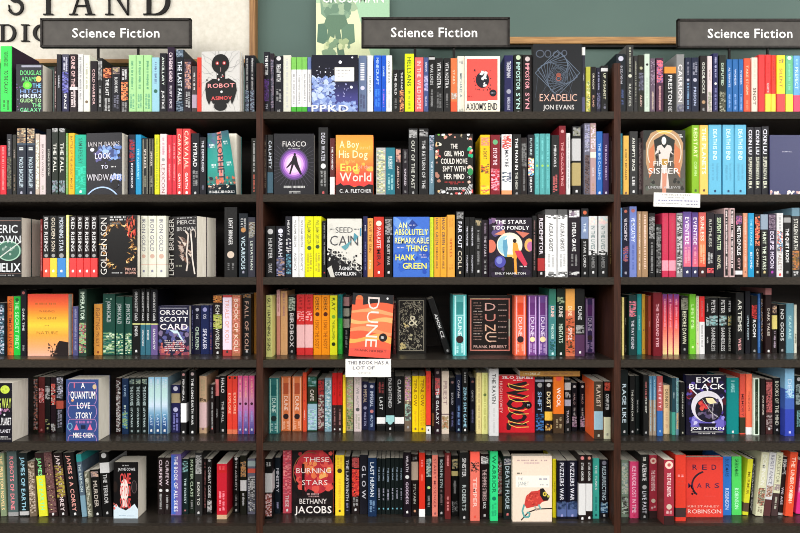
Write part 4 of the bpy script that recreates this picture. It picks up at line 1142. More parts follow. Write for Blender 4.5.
def art_gorge(a):
    a.grad(0, 1, ['ea4a3c', 'ee6a38', 'f09a34', 'f2c83e', 'f0a040', 'eda268', 'e8b09a'], 40)
    a.tiny(.18, .14, .76, .17, 'b5652f'); a.text('WARNINGS', .28, .26, .66, .295, '6a4a2c', False); a.text('VIOLENT', .22, .37, .72, .41, '7a5a2c', False); a.text('IN', .42, .5, .52, .52, '7a5a2c', False); a.text('NATURE', .22, .6, .74, .65, '8a6428', False)
    a.poly([(.62, 1), (.7, .86), (.73, .8), (.78, .755), (.84, .76), (1, .78), (1, 1)], '3a2c2c'); a.blobs(.5, .8, .72, 1, ['5a4438', '6b5040'], 18, .025, 6); a.path([(.6, 1), (.61, .88), (.56, .82)], .01, '5a4438')
def art_duel(a):
    a.rect(0, 0, 1, 1, '3b3a62'); a.blobs(0, .45, 1, .75, ['4a4f88', '5a5a90', '7a6a8a', '36345a'], 36, .1, 2); a.blobs(0, .76, 1, 1, ['a84e50', '8a4456', 'b8605a', '5a3a5a'], 40, .08, 3)
    a.poly([(.35, .48), (.5, .5), (.62, .5), (.85, .75), (.7, .66), (.62, .56), (.5, .56)], 'c9e0e8')
    a.rect(.05, .04, .92, .05, 'ccd'); a.text('ORSON', .04, .08, .95, .18, 'ebe8ec'); a.text('SCOTT', .05, .22, .95, .32, 'ebe8ec'); a.text('CARD', .05, .36, .95, .48, 'f0e8ec')
    for i in range(6): a.tiny(.2, .7 + i * .04, .85, .72 + i * .04, 'd8c8c8', i)
def art_dunes(a):
    a.rect(0, 0, 1, 1, 'f0744e'); a.rect(0, 0, 1, .2, '333338')
    a.ell(.17, .09, .09, .06, 'e07848'); a.rect(.08, .1, .26, .2, 'e0603f'); a.ell(.85, .06, .025, .018, 'eee')
    def dune(v, amp, c, ph):
        top = [(i / 16, v + amp * math.sin(i / 16 * 5 + ph)) for i in range(17)]; a.poly([(0, 1)] + top[::1] + [(1, 1)], c)
    for v, am, c, ph in ((.16, .03, 'e0603f', 1), (.26, .03, 'f59a66', 2.2), (.31, .02, 'ec7048', 2.6), (.4, .04, 'f8ac6c', .4), (.46, .03, 'ee744a', .9), (.56, .04, 'f29060', 3), (.62, .03, 'df5a3c', 3.3), (.68, .05, 'f4a452', 1.2), (.76, .04, 'e55f42', 1.7), (.86, .02, 'dd5445', 2)): dune(v, am, c, ph)
    a.vtext('DUNE', .38, .05, .68, .84, 'ecd9d2', False, False)
    a.ell(.8, .68, .1, .067, '2e2a2c'); a.tiny(.75, .66, .85, .7, 'bbb'); a.text('FRANK HERBERT', .14, .88, .9, .915, '6a2a28')
def art_filigree(a):
    a.rect(0, 0, 1, 1, '2c2926'); a.rect(.07, .04, .93, .96, 'a09a88'); a.rect(.09, .05, .91, .95, '34302c'); rng = random.Random(2)
    for i in range(230):
        u, v = rng.uniform(.12, .88), rng.uniform(.07, .93); r = rng.uniform(.012, .04); a.ring(u, v, r, r * .6, .011, rng.choice(['b3ac98', '9a937f', 'c6bfa8']), 7, rng.uniform(0, 180), rng.uniform(200, 400))
    a.text('&', .4, .3, .72, .5, 'ddd6bc', False); a.blobs(.25, .42, .4, .52, ['d8c890'], 8, .04, 3); a.blobs(.1, .8, .3, .94, ['d8c890', 'c8b880'], 12, .05, 5); a.blobs(.4, .65, .6, .75, ['b8b090'], 5, .04, 8)
def art_dunebox(a):
    a.rect(0, 0, 1, 1, '302522')
    for (x0, y0, x1, y1) in ((.04, .05, .95, .07), (.04, .93, .95, .95), (.04, .05, .07, .95), (.92, .05, .95, .95)): a.rect(x0, y0, x1, y1, 'c97a6c')
    a.rect(.04, .05, .5, .06, 'd9b894'); a.rect(.92, .4, .95, .7, 'b0b0a0')
    a.text('D', .38, .12, .62, .26, 'dba9a0', False); a.text('U', .38, .31, .62, .44, 'c98074', False); a.text('N', .38, .49, .62, .61, 'd9a98e', False)
    a.ring(.52, .71, .12, .08, .03, 'd9b09a', 18, 90, 270); a.rect(.48, .7, .64, .715, 'd9b09a'); a.rect(.5, .63, .64, .645, 'd9b09a'); a.rect(.5, .775, .64, .79, 'd9b09a')
    for i in range(14):
        a.tiny(.12, .12 + i * .048, .32, .135 + i * .048, ('9a7a70', 'c0b0a8')[i % 4 == 3], i)
        if i % 2: a.tiny(.68, .1 + i * .048, .88, .115 + i * .048, ('9a7a70', 'c0a8a0')[i % 3 == 0], i + 3)
    a.text('FRANK HERBERT', .12, .85, .88, .9, 'c9a49a')
def art_planetblack(a):
    a.rect(0, 0, 1, 1, '232231'); a.ell(.82, .11, .12, .07, 'bfd24a'); a.blobs(.75, .08, .88, .14, ['a8bd3c'], 5, .03)
    a.text('A LONG WAY', .35, .25, .98, .42, 'c8d860'); a.blobs(.55, .44, .95, .54, ['b07a9a', '8a5a88', 'd8d8e0'], 14, .04, 4); a.text('TO A SMALL PLANET', .3, .58, .98, .71, 'e6e6ea')
    a.text('ANGRY PLANET', .35, .78, .96, .84, 'd0d0d8'); a.tiny(.6, .9, .9, .92, 'ccc'); a.tiny(.6, .94, .98, .95, 'ccc', 6)
def art_quantum(a):
    a.rect(0, 0, 1, 1, '33487f')
    for v in (.05, .2, .42, .64, .9):
        a.rect(.14, v, .86, v + .008, 'c98ab0'); a.ring(.14, v + .1, .08, .1, .015, 'b88ac0', 12, 90, 270); a.ring(.86, v + .1, .08, .1, .015, 'b88ac0', 12, -90, 90)
    a.text('A', .46, .05, .58, .14, 'f2f0f0'); a.text('QUANTUM', .14, .19, .9, .31, 'f2f0f0'); a.text('LOVE', .34, .37, .74, .47, 'f2f0f0'); a.text('STORY', .3, .53, .8, .63, 'f2f0f0'); a.text('MIKE CHEN', .22, .86, .84, .94, 'f2f0f0')
    a.tiny(.3, .67, .8, .71, 'a870b0'); a.poly([(.24, .82), (.32, .72), (.4, .82)], 'e06a94'); a.poly([(.66, .82), (.74, .72), (.82, .82)], 'e06a94'); a.ring(.12, .76, .07, .05, .03, '6aa0c0', 16); a.ell(.88, .12, .06, .04, 'c9b08a'); a.rect(.24, .06, .28, .14, 'c0607c'); a.rect(.46, .74, .6, .8, '2c3a68'); a.ell(.2, .34, .04, .02, 'e0a070')
def art_wool(a):
    a.rect(0, 0, 1, 1, 'c9202c')
    a.text('SILO SERIES', .1, .01, .95, .055, 'eee'); a.tiny(.4, .075, .66, .09, 'ddd'); a.vtext('HUGH HOWEY', .03, .1, .11, .66, 'eebbbb', False)
    a.vtext('WOOL', .28, .13, .78, .93, '221c1e')
    for d in (.012, 0, -.012): a.vtext('WOOL', .24 + d, .11 + d * .5, .8 + d, .95 + d * .5, '221c1e')
    for v in (.13, .33, .55, .78): a.path([(.84, v + .02), (.66, v + .07), (.46, v + .05), (.26, v + .01), (.3, v + .08), (.5, v + .13), (.84, v + .12)], .016, 'f0c860')
    a.ell(.82, .52, .1, .065, '221c1e'); a.text('TV', .79, .5, .86, .54, 'ddd'); a.rect(.95, .3, .955, .66, 'e88')
def art_astronaut(a):
    a.rect(0, 0, 1, 1, '262040'); a.blobs(0, .1, 1, .9, ['3a3070', '4a3a90', '2a2050', '5a4aa0', '7a2a3c'], 46, .09, 3); a.blobs(0, .2, .25, .4, ['a03040', '702838'], 8, .06, 5); a.blobs(.1, .7, .9, .85, ['5048b0', '3a3490', '2c2468'], 30, .08, 7)
    a.line((.08, .2), (.3, .34), .03, 'dcd8e8'); a.line((.95, .36), (.8, .44), .03, 'c8c8e8'); a.line((.5, .2), (.56, .3), .03, 'e8e8f0')
    a.poly([(.14, .7), (.3, .62), (.76, .62), (.94, .7), (.96, .86), (.1, .86)], '6a62b8'); a.blobs(.1, .66, .95, .84, ['8a84d0', '4a4498', 'c0bce0'], 18, .05, 21); a.ell(.52, .52, .4, .26, 'd6d2dc', 32); a.ell(.56, .57, .34, .215, '2c2836', 32); a.blobs(.36, .4, .56, .56, ['c0303a', 'a02a34'], 12, .07, 3); a.blobs(.3, .42, .8, .7, ['3c3a5c', '54486a', '2e2c4a', '6a6078', '4a3a50'], 34, .07, 12); a.blobs(.34, .4, .5, .56, ['c0303a', 'd04a40'], 8, .06, 3); a.poly([(.48, .38), (.66, .38), (.76, .46), (.6, .48), (.52, .45)], 'e6d8a8'); a.blobs(.5, .5, .75, .7, ['4a4258', '302c40', '6a5a6a'], 16, .05, 9)
    a.path([(.4, .4), (.52, .52), (.62, .62), (.8, .7)], .01, 'ccc'); a.path([(.7, .42), (.64, .6), (.66, .72)], .01, 'ccc'); a.poly([(.3, .8), (.75, .8), (.7, .88), (.35, .88)], '2a2440')
    a.text('EXIT', .24, .03, .86, .12, 'f4f2f6'); a.text('BLACK', .06, .14, .96, .23, 'f4f2f6'); a.text('JOE PITKIN', .1, .86, .94, .91, 'f0f0f4'); a.rect(.12, .94, .92, .95, 'ccc'); a.tiny(.3, .96, .75, .98, 'bbb')
def art_thorns(a):
    a.rect(0, 0, 1, 1, '1e1b1d'); a.poly([(0, .78), (.12, .74), (.2, .8), (.5, .86), (.75, .78), (.85, .74), (1, .84), (1, 1), (0, 1)], 'cfe0ea'); a.blobs(0, .74, .15, .82, ['d87068'], 5, .05)
    a.ell(.44, .5, .17, .2, 'e6dad4'); a.ell(.06, .44, .1, .1, '3a2c28'); a.ring(.84, .44, .1, .11, .02, '6a5a5c', 20); a.ell(.84, .44, .08, .08, '3c3436'); a.rect(.34, .66, .56, .8, 'e0d4ce')
    a.text('JAYNE COWIE', .18, .1, .88, .15, 'd8d8da'); a.tiny(.36, .05, .62, .07, 'aaa')
    for t, v in (('ONE', .19), ('OF YOUR', .41), ('SONS', .63)): a.text(t, .26, v, .7, v + .19, 'd9504e')
    a.tiny(.22, .94, .5, .95, '7a9ab0'); a.tiny(.55, .95, .85, .96, '9ab', 6)
def art_burning(a):
    a.rect(0, 0, 1, 1, '2c2628'); a.ell(.55, .34, .47, .34, 'b8323a', 36); a.blobs(.1, .05, .95, .6, ['c93e40', 'd9544a', 'a82c38', 'b83640'], 50, .1, 3); a.blobs(.25, .2, .55, .4, ['e88a54', 'dd7048'], 10, .08, 4); a.blobs(.6, .28, .9, .42, ['e8a860', 'e07048'], 8, .06, 6)
    a.blobs(.0, .62, 1, 1, ['2c2628', '332a2c', '3a2c30'], 40, .12, 5); a.rect(.24, .22, .3, .7, '3a2426'); a.ring(.45, .35, .42, .3, .02, '8a5a3c', 20, 150, 290); a.tiny(.36, .66, .7, .69, 'a88'); a.tiny(.4, .7, .66, .72, 'a88', 4)
    a.text('THESE', .28, .12, .9, .19, 'eedcd8', False); a.text('BURNING', .1, .28, .95, .36, 'eedcd8', False); a.text('STARS', .24, .46, .86, .54, 'eedcd8', False); a.text('BETHANY', .18, .74, .84, .82, 'efe8e4', False); a.text('JACOBS', .06, .85, .96, .96, 'efe8e4')
def art_chameleon(a):
    a.rect(0, 0, 1, 1, 'ecd9c6'); a.tiny(.12, .06, .9, .08, 'b99'); a.tiny(.3, .1, .7, .12, 'caa', 6); a.tiny(.12, .255, .24, .28, '332'); a.rect(.08, .3, .94, .48, 'f4eee2')
    a.text('THE', .14, .33, .26, .37, '889'); a.text('JANET', .14, .39, .42, .45, '8a9aa0', False); a.tiny(.68, .34, .88, .37, '99a'); a.tiny(.7, .43, .9, .45, 'bbb', 5)
    a.path([(.22, .98), (.4, .86), (.62, .81), (1, .8)], .03, '4a3a34')
    a.path([(.3, .74), (.25, .84), (.3, .93), (.42, .93), (.44, .87), (.36, .86)], .045, '5aa0a0')
    a.poly([(.3, .74), (.34, .62), (.48, .54), (.64, .53), (.74, .5), (.84, .54), (.94, .63), (.9, .68), (.76, .7), (.66, .76), (.5, .78), (.36, .8)], 'c9423c')
    a.blobs(.36, .56, .68, .74, ['a8322e', 'de5a4a', 'b83a34'], 34, .03, 4); a.poly([(.7, .5), (.78, .49), (.86, .56), (.95, .62), (.9, .68), (.78, .68), (.7, .6)], '3c3432'); a.ell(.82, .58, .05, .035, 'd9c24c'); a.ell(.82, .58, .02, .014, '222'); a.rect(.88, .6, .94, .63, 'b8b84a')
    a.path([(.56, .76), (.62, .83)], .04, 'b0a098'); a.path([(.66, .74), (.72, .81)], .04, '7ab0b0')
def art_crescent(a):
    a.rect(0, 0, 1, 1, 'dd4136'); a.rect(.03, .04, .97, .05, 'c93830'); 
    for i, ch in enumerate('RED'): a.text(ch, .17 + i * .26, .12, .3 + i * .26, .21, '2c2440')
    a.ring(.62, .46, .46, .23, .05, '2c2430', 26, 135, 250); a.blobs(.14, .4, .22, .62, ['2c2430'], 7, .03, 3)
    for i, ch in enumerate('MARS'): a.text(ch, .05 + i * .24, .43, .18 + i * .24, .51, '4a2c4a')
    for i in range(9): a.tiny(.5, .64 + .002 * i, .8, .642 + .002 * i, 'e05048', i)
    a.text('KIM STANLEY', .04, .8, .9, .835, 'eec0b4', False); a.text('ROBINSON', .04, .865, .95, .935, 'f2dcd4', False)

FACE_LABEL = {
 'galaxy': ('black paperback with green and blue title lettering, face out beside a bright green spine', 'g'),
 'robot': ('pale grey paperback showing a black robot bust with red eyes, facing out', ''),
 'stardust': ('dark blue starry paperback with a white label and big white initials, facing out', ''),
 'planet': ('cream book with a red panel and a black splattered globe, facing out', ''),
 'exadelic': ('tall charcoal hardback with thin grey diamond line drawing, facing out', ''),
 'windward': ('dark space paperback with blue nebula and a round black sticker, facing out', ''),
 'prophet': ('teal paperback with a pink smoke column and curling cover, facing out', ''),
 'fiasco': ('dark paperback with a glowing violet disc and leaping figure, facing out', ''),
 'sunset': ('orange sunset paperback with large cream title and black treeline, facing out', ''),
 'novel': ('black paperback with bold white title ringed by small coloured objects, facing out', ''),
 'sister': ('brown and copper art deco paperback with a white robed figure, facing out', ''),
 'dusk': ('plain slate blue book with pale clouds along its foot, facing out', ''),
 'helix': ('dark paperback with a green globe and silver lettering, cut by the frame edge', ''),
 'goldring': ('black book with a golden leaf wreath around its centre, facing out', ''),
 'light': ('thick dark hardback with title up its side and a pale winged figure', ''),
 'cain': ('off white book with black chain links and grey title, facing out', ''),
 'thing': ('bright blue paperback with slanting yellow title lettering, facing out', ''),
 'moonpair': ('dark violet paperback with two figures before a large pale moon, facing out', ''),
 'gorge': ('orange and yellow sunset paperback with a dark rock in its corner', ''),
 'duel': ('short navy and red paperback with three rows of bold white lettering', ''),
 'dunes': ('orange dune paperback propped at a tilt above a handwritten card', ''),
 'filigree': ('black book covered in cream filigree pattern with a large ampersand', ''),
 'dunebox': ('square black hardback with a copper border and curved central letters, facing out', ''),
 'planetblack': ('thick black book with a lime disc, standing at the left frame edge', ''),
 'quantum': ('blue paperback with pink looping lines and white title, facing out', ''),
 'wool': ('bright red paperback with black vertical title wound in yellow ribbon', ''),
 'astronaut': ('dark paperback with a white space helmet and bold white title, facing out', ''),
 'thorns': ('black book with red stacked title over a pale face, facing out', ''),
 'burning': ('dark book with a huge red planet and spaced white title, facing out', ''),
 'chameleon': ('pale peach paperback with a red chameleon on a branch, facing out', ''),
 'crescent': ('bright red paperback with a thin black crescent and spaced dark letters', ''),
}

def face_book(w, H, T, base, art, twist=False):
    """Front board towards the viewer, spine on the left, fore-edge on the right."""
    t = .0008; mb = MB(); pg = MB()
    side = base
    mb.box(-w / 2, t, 0, -w / 2 + t, T - t, H, side)                  # spine
    mb.box(-w / 2, T - t, 0, w / 2, T, H, side)                       # back board
    pg.box(-w / 2 + t + 1e-4, t + 1e-4, .0005, w / 2 - .0018, T - t - 1e-4, H - .0008)
    if not twist:
        mb.box(-w / 2, 0, 0, w / 2, t, H, base)
        if art: art(Art(mb, w, H))
        return mb, pg
    flat = MB()                                                       # a cover that curls open, most at its top corner
    N = 16
    a = Art(flat, w, H); art(a)
    big = flat.f; cells = MB(); NU, NV = 90, 130
    boxes = []
    for q, c in zip(flat.f, flat.c):
        xs = [flat.v[i][0] for i in q]; zs = [flat.v[i][2] for i in q]
        boxes.append((min(xs), max(xs), min(zs), max(zs), min(flat.v[i][1] for i in q), [(flat.v[i][0], flat.v[i][2]) for i in q], c))
    for i in range(NU):
        for j in range(NV):
            x, z = -w / 2 + w * (i + .5) / NU, H * (j + .5) / NV; best = 1; col = base
            for x0_, x1_, z0_, z1_, yy, P, c in boxes:
                if yy < best and x0_ <= x <= x1_ and z0_ <= z <= z1_:
                    ins_ = False; n = len(P)
                    for k in range(n):
                        (xa, za), (xb, zb) = P[k], P[(k + 1) % n]
                        if (za > z) != (zb > z) and x < (xb - xa) * (z - za) / (zb - za) + xa: ins_ = not ins_
                    if ins_: best = yy; col = c
            for yy in (0.0, t):
                P = [(-w / 2 + w * a_ / NU, yy, H * b_ / NV) for a_, b_ in ((i, j), (i + 1, j), (i + 1, j + 1), (i, j + 1))]
                cells.face(P if yy == 0 else P[::-1], col if yy == 0 else base)
    flat = cells
    out = []
    for x, y, z in flat.v:
        u = (x + w / 2); th = math.radians(4 + 30 * (z / H)) * min(1, u / w * 1.6)
        out.append((-w / 2 + u * math.cos(th) - (-y) * math.sin(th) * 0, -u * math.sin(th) * .8 + y, z))
    flat.v = out; mb.merge(flat)
    return mb, pg

# ---------------------------------------------------------------- read the shelves
ROWS = {1: (40, .03), 2: (112, .025), 3: (196, .03), 4: (278, .095), 5: (360, .11), 6: (445, .07)}
ents = []
for (row, seg), (ox, s, body) in BOOKS.items():
    oy, ydef = ROWS[row]
    for ln in body.strip().split('\n'):
        face = ln.startswith('F ')
        if face: ln = ln[2:]
        nums, rest = ln.split(' ', 1)
        n = [float(v) for v in nums.split(',')]
        e = dict(row=row, face=face, spec=rest, px0=ox + n[0] / s, px1=ox + n[1] / s)
        z0 = SHELF_Z[row]
        y = ydef if not face else min(ydef, .02)
        if len(n) > 3:
            pb = oy + n[3] / s
            if pb - 266.5 > 20:
                y = (CAM_Z - z0) * F_PX / (pb - 266.5) - CAM_D
                y = max(.006, min(.16, y))
        if row in (1, 2, 3): y += .002 * math.sin(n[0] * 7)
        e['y'] = y
        e['H'] = max(.1, PZ(oy + n[2] / s, y) - z0)
        lim = SHELF_Z[row - 1] - SHELF_T - z0 - .004 if row > 1 else 9
        e['H'] = min(e['H'], lim)
        e['x0'], e['x1'] = PX(e['px0'], y), PX(e['px1'], y)
        e['lean'] = (n[4] / s) / F_PX * (CAM_D + y) if len(n) > 4 else 0.0
        e['bay'] = 0 if e['px1'] < 262 else (1 if e['px1'] < 618 else 2)
        ents.append(e)
ents.sort(key=lambda e: (e['row'], e['x0']))
GAP = .0003
for row in range(1, 7):
    for bay in range(3):
        L = [e for e in ents if e['row'] == row and e['bay'] == bay]
        lo_, hi_ = edges[bay], edges[bay + 1]
        L.sort(key=lambda e: e['px0'])
        for e in L:
            k_ = (UT if e['y'] < .0205 else UTI) / 2 + .0008; lo, hi = lo_ + k_, hi_ - k_
            if bay == 1 and e['px0'] < 400 and e['x0'] < lo:         # the first books stand nearer the front, clear of the upright
                e['y'] = max(.012, min(e['y'], lo * F_PX / (e['px0'] - 400) - CAM_D)); e['x0'], e['x1'] = PX(e['px0'], e['y']), PX(e['px1'], e['y'])
            if e['x1'] > hi: e['x1'] = hi; 
            if e['x0'] < lo: e['x0'] = lo
        for it in range(3):
            for a, b in zip(L, L[1:]):
                ov = a['x1'] + GAP - b['x0']
                if ov > 0:
                    if a['face'] and b['face']: b['x0'] += ov
                    elif b['face'] or (a['y'] > b['y'] + .004 and not a['face']): a['x1'] -= ov
                    elif a['face'] or b['y'] > a['y'] + .004: b['x0'] += ov
                    else: a['x1'] -= ov / 2; b['x0'] += ov / 2
        for e in list(L):
            if e['x1'] - e['x0'] < .0035: L.remove(e); ents.remove(e)
        for a in L:                                                   # whatever still meets a neighbour in depth is set back or narrowed
            for b in L:
                if a is not b and a['x0'] < b['x0'] < a['x1'] - 1e-6: print('MEET', row, bay, a['px0'], b['px0'], round(a['x1'] - b['x0'], 4))
        for e in L: e['tx0'], e['tx1'] = e['x0'] + e['lean'], e['x1'] + e['lean']
        for a, b in zip(L, L[1:]):                                    # tops that lean left keep clear of the book before
            if b['lean'] < 0:
                m = a['x1'] + min(a['lean'], 0) * min(1, b['H'] / a['H']) + .0006
                if b['H'] > 0 and b['x0'] + b['lean'] < m and abs(a['y'] - b['y']) < .12 and not (a['face'] and b['lean'] < -.2): b['lean'] = min(0, m - b['x0'])
        for b, a in zip(L[::-1], L[-2::-1]):                          # tops that lean right keep clear of the book after
            if a['lean'] > 0:
                m = b['x0'] + max(b['lean'], 0) * min(1, a['H'] / b['H']) - .0006
                if a['x1'] + a['lean'] > m: a['lean'] = max(0, m - a['x1'])

# ---------------------------------------------------------------- colour words
NAMES = [('black', '1c1c20'), ('black', '2c2624'), ('black', '232830'), ('charcoal', '3c3c3e'), ('charcoal', '484848'), ('grey', '7c7c7c'), ('light grey', 'a8a8a8'), ('white', 'e6e6e4'), ('white', 'd2d2d0'), ('cream', 'e8dcc0'), ('beige', 'c8b090'),
 ('red', 'cc2a30'), ('red', 'e0403c'), ('dark red', '90282c'), ('maroon', '552428'), ('brown', '6c4a34'), ('dark brown', '4a3024'), ('orange', 'e87038'), ('amber', 'e8a840'), ('coral', 'e87868'), ('yellow', 'f0dc30'), ('yellow', 'e4c83c'), ('pale yellow', 'dcd488'),
 ('lime green', '9cc838'), ('green', '40b858'), ('bright green', '34d860'), ('dark green', '28503c'), ('mint', 'a4dc98'), ('pale blue', '9cc8dc'), ('teal', '28888c'), ('turquoise', '54b0ac'), ('blue', '2860b8'), ('sky blue', '3c98cc'), ('blue', '4878b0'), ('navy', '24346c'), ('navy', '242c50'), ('slate blue', '6478a0'),
 ('purple', '6c3c88'), ('plum', '583058'), ('lilac', '8c88cc'), ('pink', 'cc4478'), ('pale pink', 'e0a8a8'), ('magenta', 'c05898'), ('tan', 'bc9468'), ('dark grey', '585858')]
def cname(c):
    best = min(NAMES, key=lambda n: sum(((a - b) * w) ** 2 for a, b, w in zip(c, hexc(n[1]), (1, 1.2, .9))))
    return best[0]
ROWN = {1: 'top shelf', 2: 'second shelf', 3: 'third shelf', 4: 'fourth shelf', 5: 'fifth shelf', 6: 'bottom shelf'}
BAYN = ['left bay', 'middle bay', 'right bay']
ORD = ['', 'first', 'second', 'third', 'fourth', 'fifth', 'sixth', 'seventh', 'eighth', 'ninth', 'tenth', 'eleventh', 'twelfth', 'thirteenth', 'fourteenth', 'fifteenth', 'sixteenth', 'seventeenth', 'eighteenth', 'nineteenth', 'twentieth']
def ordw(n):
    if n <= 20: return ORD[n]
    t = {2: 'twenty', 3: 'thirty', 4: 'forty'}[n // 10]
    return t + ('-' + ORD[n % 10] if n % 10 else 'th') if n % 10 else {20: 'twentieth', 30: 'thirtieth', 40: 'fortieth'}[n]

# ---------------------------------------------------------------- which books are things of their own: the 300 that show largest
cover_h = lambda e: e['H']
for e in ents:
    vis0, vis1 = max(e['px0'], 0), min(e['px1'], 800)
    e['area'] = (vis1 - vis0) * e['H'] * 285
extra = sum(max(0, int(e['spec'].split(',')[1][1:]) - 1) for e in ents if e['face'])
ranked = sorted([e for e in ents if not e['face']], key=lambda e: -e['area'])
n_face = sum(e['face'] for e in ents)
N_OWN = 300 - n_face - extra - 1
for i, e in enumerate(ranked): e['own'] = i < N_OWN
for e in ents:
    if e['face']: e['own'] = True

# ---------------------------------------------------------------- labels
by = {}
for row in range(1, 7):
    for bay in range(3):
        L = [e for e in ents if e['row'] == row and e['bay'] == bay]
        for i, e in enumerate(L):
            if e['face']:
                e['cn'] = FACE_LABEL[e['spec'].split(',')[2].split()[0]][0].split()[0:3]; e['cn'] = ' '.join(w for w in e['cn'] if w not in ('paperback', 'hardback', 'book'))
                e['desc'] = 'cover facing out'; continue
            base, side, items = parse(e['spec'])
            foot = [c for k, a, b, c, s in items if k == 'B' and b >= .97 and b - a > .1]
            txt = [c for k, a, b, c, s in items if k in 'TU']
            e['cn'] = cname(base)
            d = e['cn'] + ' spine'
            if txt and cname(txt[0][0]) != e['cn']: d += ' with ' + cname(txt[0][0]) + ' lettering'
            elif any(k == 'N' for k, *_ in items): d += ' with small picture'
            if foot and cname(foot[0][0]) != e['cn']: d += ' and ' + cname(foot[0][0]) + ' foot' if 'with' in d else ' with ' + cname(foot[0][0]) + ' foot'
            if e['H'] < .183 : d = 'short ' + d
            elif e['H'] > .228: d = 'tall ' + d
            if e['lean'] and abs(e['lean']) > .012: d = 'leaning ' + d
            e['desc'] = d
        nb = lambda k: (('the ' + L[k]['cn'] + (' cover' if L[k]['face'] else ' one')) if 0 <= k < len(L) else 'the upright')
        for i, e in enumerate(L): e['ln'], e['rn'] = nb(i - 1), nb(i + 1)
def W(s): return len(s.replace('-', ' ').split())
for row in range(1, 7):
    for bay in range(3):
        L = [e for e in ents if e['row'] == row and e['bay'] == bay and not e['face']]
        place = ROWN[row] + ', ' + BAYN[bay]
        for e in L:
            same = [f for f in L if f['desc'] == e['desc']]
            lab = None
            if len(same) == 1: lab = e['desc'] + ', ' + place
            else:
                k = same.index(e) + 1
                lab = (ordw(k) + ' of ' + {2: 'two', 3: 'three', 4: 'four', 5: 'five', 6: 'six', 7: 'seven', 8: 'eight', 9: 'nine', 10: 'ten'}[len(same)] + ' from the left, ' if len(same) > 2 else ('left' if k == 1 else 'right') + ' one of two: ') + e['desc'] + ', ' + place
            if W(lab) > 16:
                lab = lab.replace(' from the left,', ',').replace(' and ', ', ')
            if W(lab) > 16: lab = lab.replace(' with ', ', ').replace(' lettering', ' letters')
            e['label'] = lab

# ---------------------------------------------------------------- build
def placed(e, w):
    """World matrix of a book whose local origin is the middle of its foot, spine at y=0; a leaning book turns on its lower corner."""
    z0 = SHELF_Z[e['row']] + .0003
    if abs(e['lean']) < .002: return Matrix.Translation(((e['x0'] + e['x1']) / 2, e['y'], z0))
    th = math.atan2(e['lean'], e['H'])
    if th < 0:   # top to the left: turns about its left foot
        return Matrix.Translation((e['x0'], e['y'], z0)) @ Matrix.Rotation(th, 4, 'Y') @ Matrix.Translation((w / 2, 0, 0))
    return Matrix.Translation((e['x1'], e['y'], z0)) @ Matrix.Rotation(th, 4, 'Y') @ Matrix.Translation((-w / 2, 0, 0))
mass_c = MB(); n_own = n_mass = 0
for idx, e in enumerate(ents):
    rng = random.Random(idx * 7 + 1)
    grp = 'books on the ' + ROWN[e['row']] + ' of the ' + BAYN[e['bay']]
    if not e['face']:
        w = e['x1'] - e['x0']
        if e['lean']: w = w * math.cos(math.atan2(e['lean'], e['H']))
        D = .107 if e['H'] < .183 else (.135 if e['H'] < .228 else .155)
        D += rng.uniform(-.003, .003)
        cv, pg = spine_book(w, e['H'], D, e['spec'], rng)
        mt = placed(e, w)
        if e['own']:
            root = empty('book', (0, 0, 0), e['label'], 'book', grp); root.matrix_world = mt
            cv.build('cover', M['card'], root); pg.build('pages', M['pages'], root); n_own += 1; e['ob'] = root.name
        else:
            mass_c.merge(cv, mt, 0); mass_c.merge(pg, mt, 1); n_mass += 1
    else:
        toks = e['spec'].split(); T, n, art = toks[0].split(',')[:3]; T = float(T[1:]) / 100; n = int(n[1:])
        rot = [v for v in toks[0].split(',')[3:] if v.startswith('r')]
        yaw = [math.radians(float(v[1:])) for v in toks[0].split(',')[3:] if v.startswith('y')]
        base = hexc(toks[1]); w = e['x1'] - e['x0']; Tn = T / n
        if yaw:
            yaw = yaw[0]; yf = .004; kk = (e['px0'] - 400) / F_PX; x1_ = PX(e['px1'], yf)
            w = (x1_ - kk * (CAM_D + yf)) / (math.cos(yaw) + kk * math.sin(yaw))
        if e['px0'] < 1: w = max(w, .13); 
        xc = e['x1'] - w / 2 if e['px0'] < 1 else (e['x0'] + w / 2)
        lab = FACE_LABEL[art][0]
        for k in range(n):
            tw = art == 'prophet'
            cv, pg = face_book(w, e['H'] - .0004 * k, Tn - .0003, base, globals()['art_' + art], tw and k == 0)
            root = empty('book', (0, 0, 0), lab if k == 0 else (ordw(k + 1) + ' copy behind the ' + ' '.join(lab.split(',')[0].split()[:9])), 'book', grp)
            sh = 0.0
            mt = Matrix.Translation((xc + sh, e['y'] + k * Tn, SHELF_Z[e['row']] + .0003))
            if rot:
                th = math.radians(float(rot[0][1:])); tip = math.radians(-6)
                mt = Matrix.Translation((xc + w / 2, e['y'] + .0, SHELF_Z[e['row']] + .0003)) @ Matrix.Rotation(tip, 4, 'X') @ Matrix.Rotation(th, 4, 'Y') @ Matrix.Translation((-w / 2, 0, 0))
            if yaw: mt = Matrix.Translation((x1_, yf, SHELF_Z[e['row']] + .0003)) @ Matrix.Rotation(-yaw, 4, 'Z') @ Matrix.Translation((-w / 2, k * Tn, 0))
            root.matrix_world = mt
            c = cv.build('cover', M['card'], root); p = pg.build('pages', M['pages'], root); n_own += 1
mo = mass_c.build('books', [M['card'], M['pages']])
tag(mo, 'the slimmer book spines filling gaps between the wider books on all shelves', 'books', None, 'stuff')
print('OWN', n_own + 1, 'MASS', n_mass, 'extra', extra)

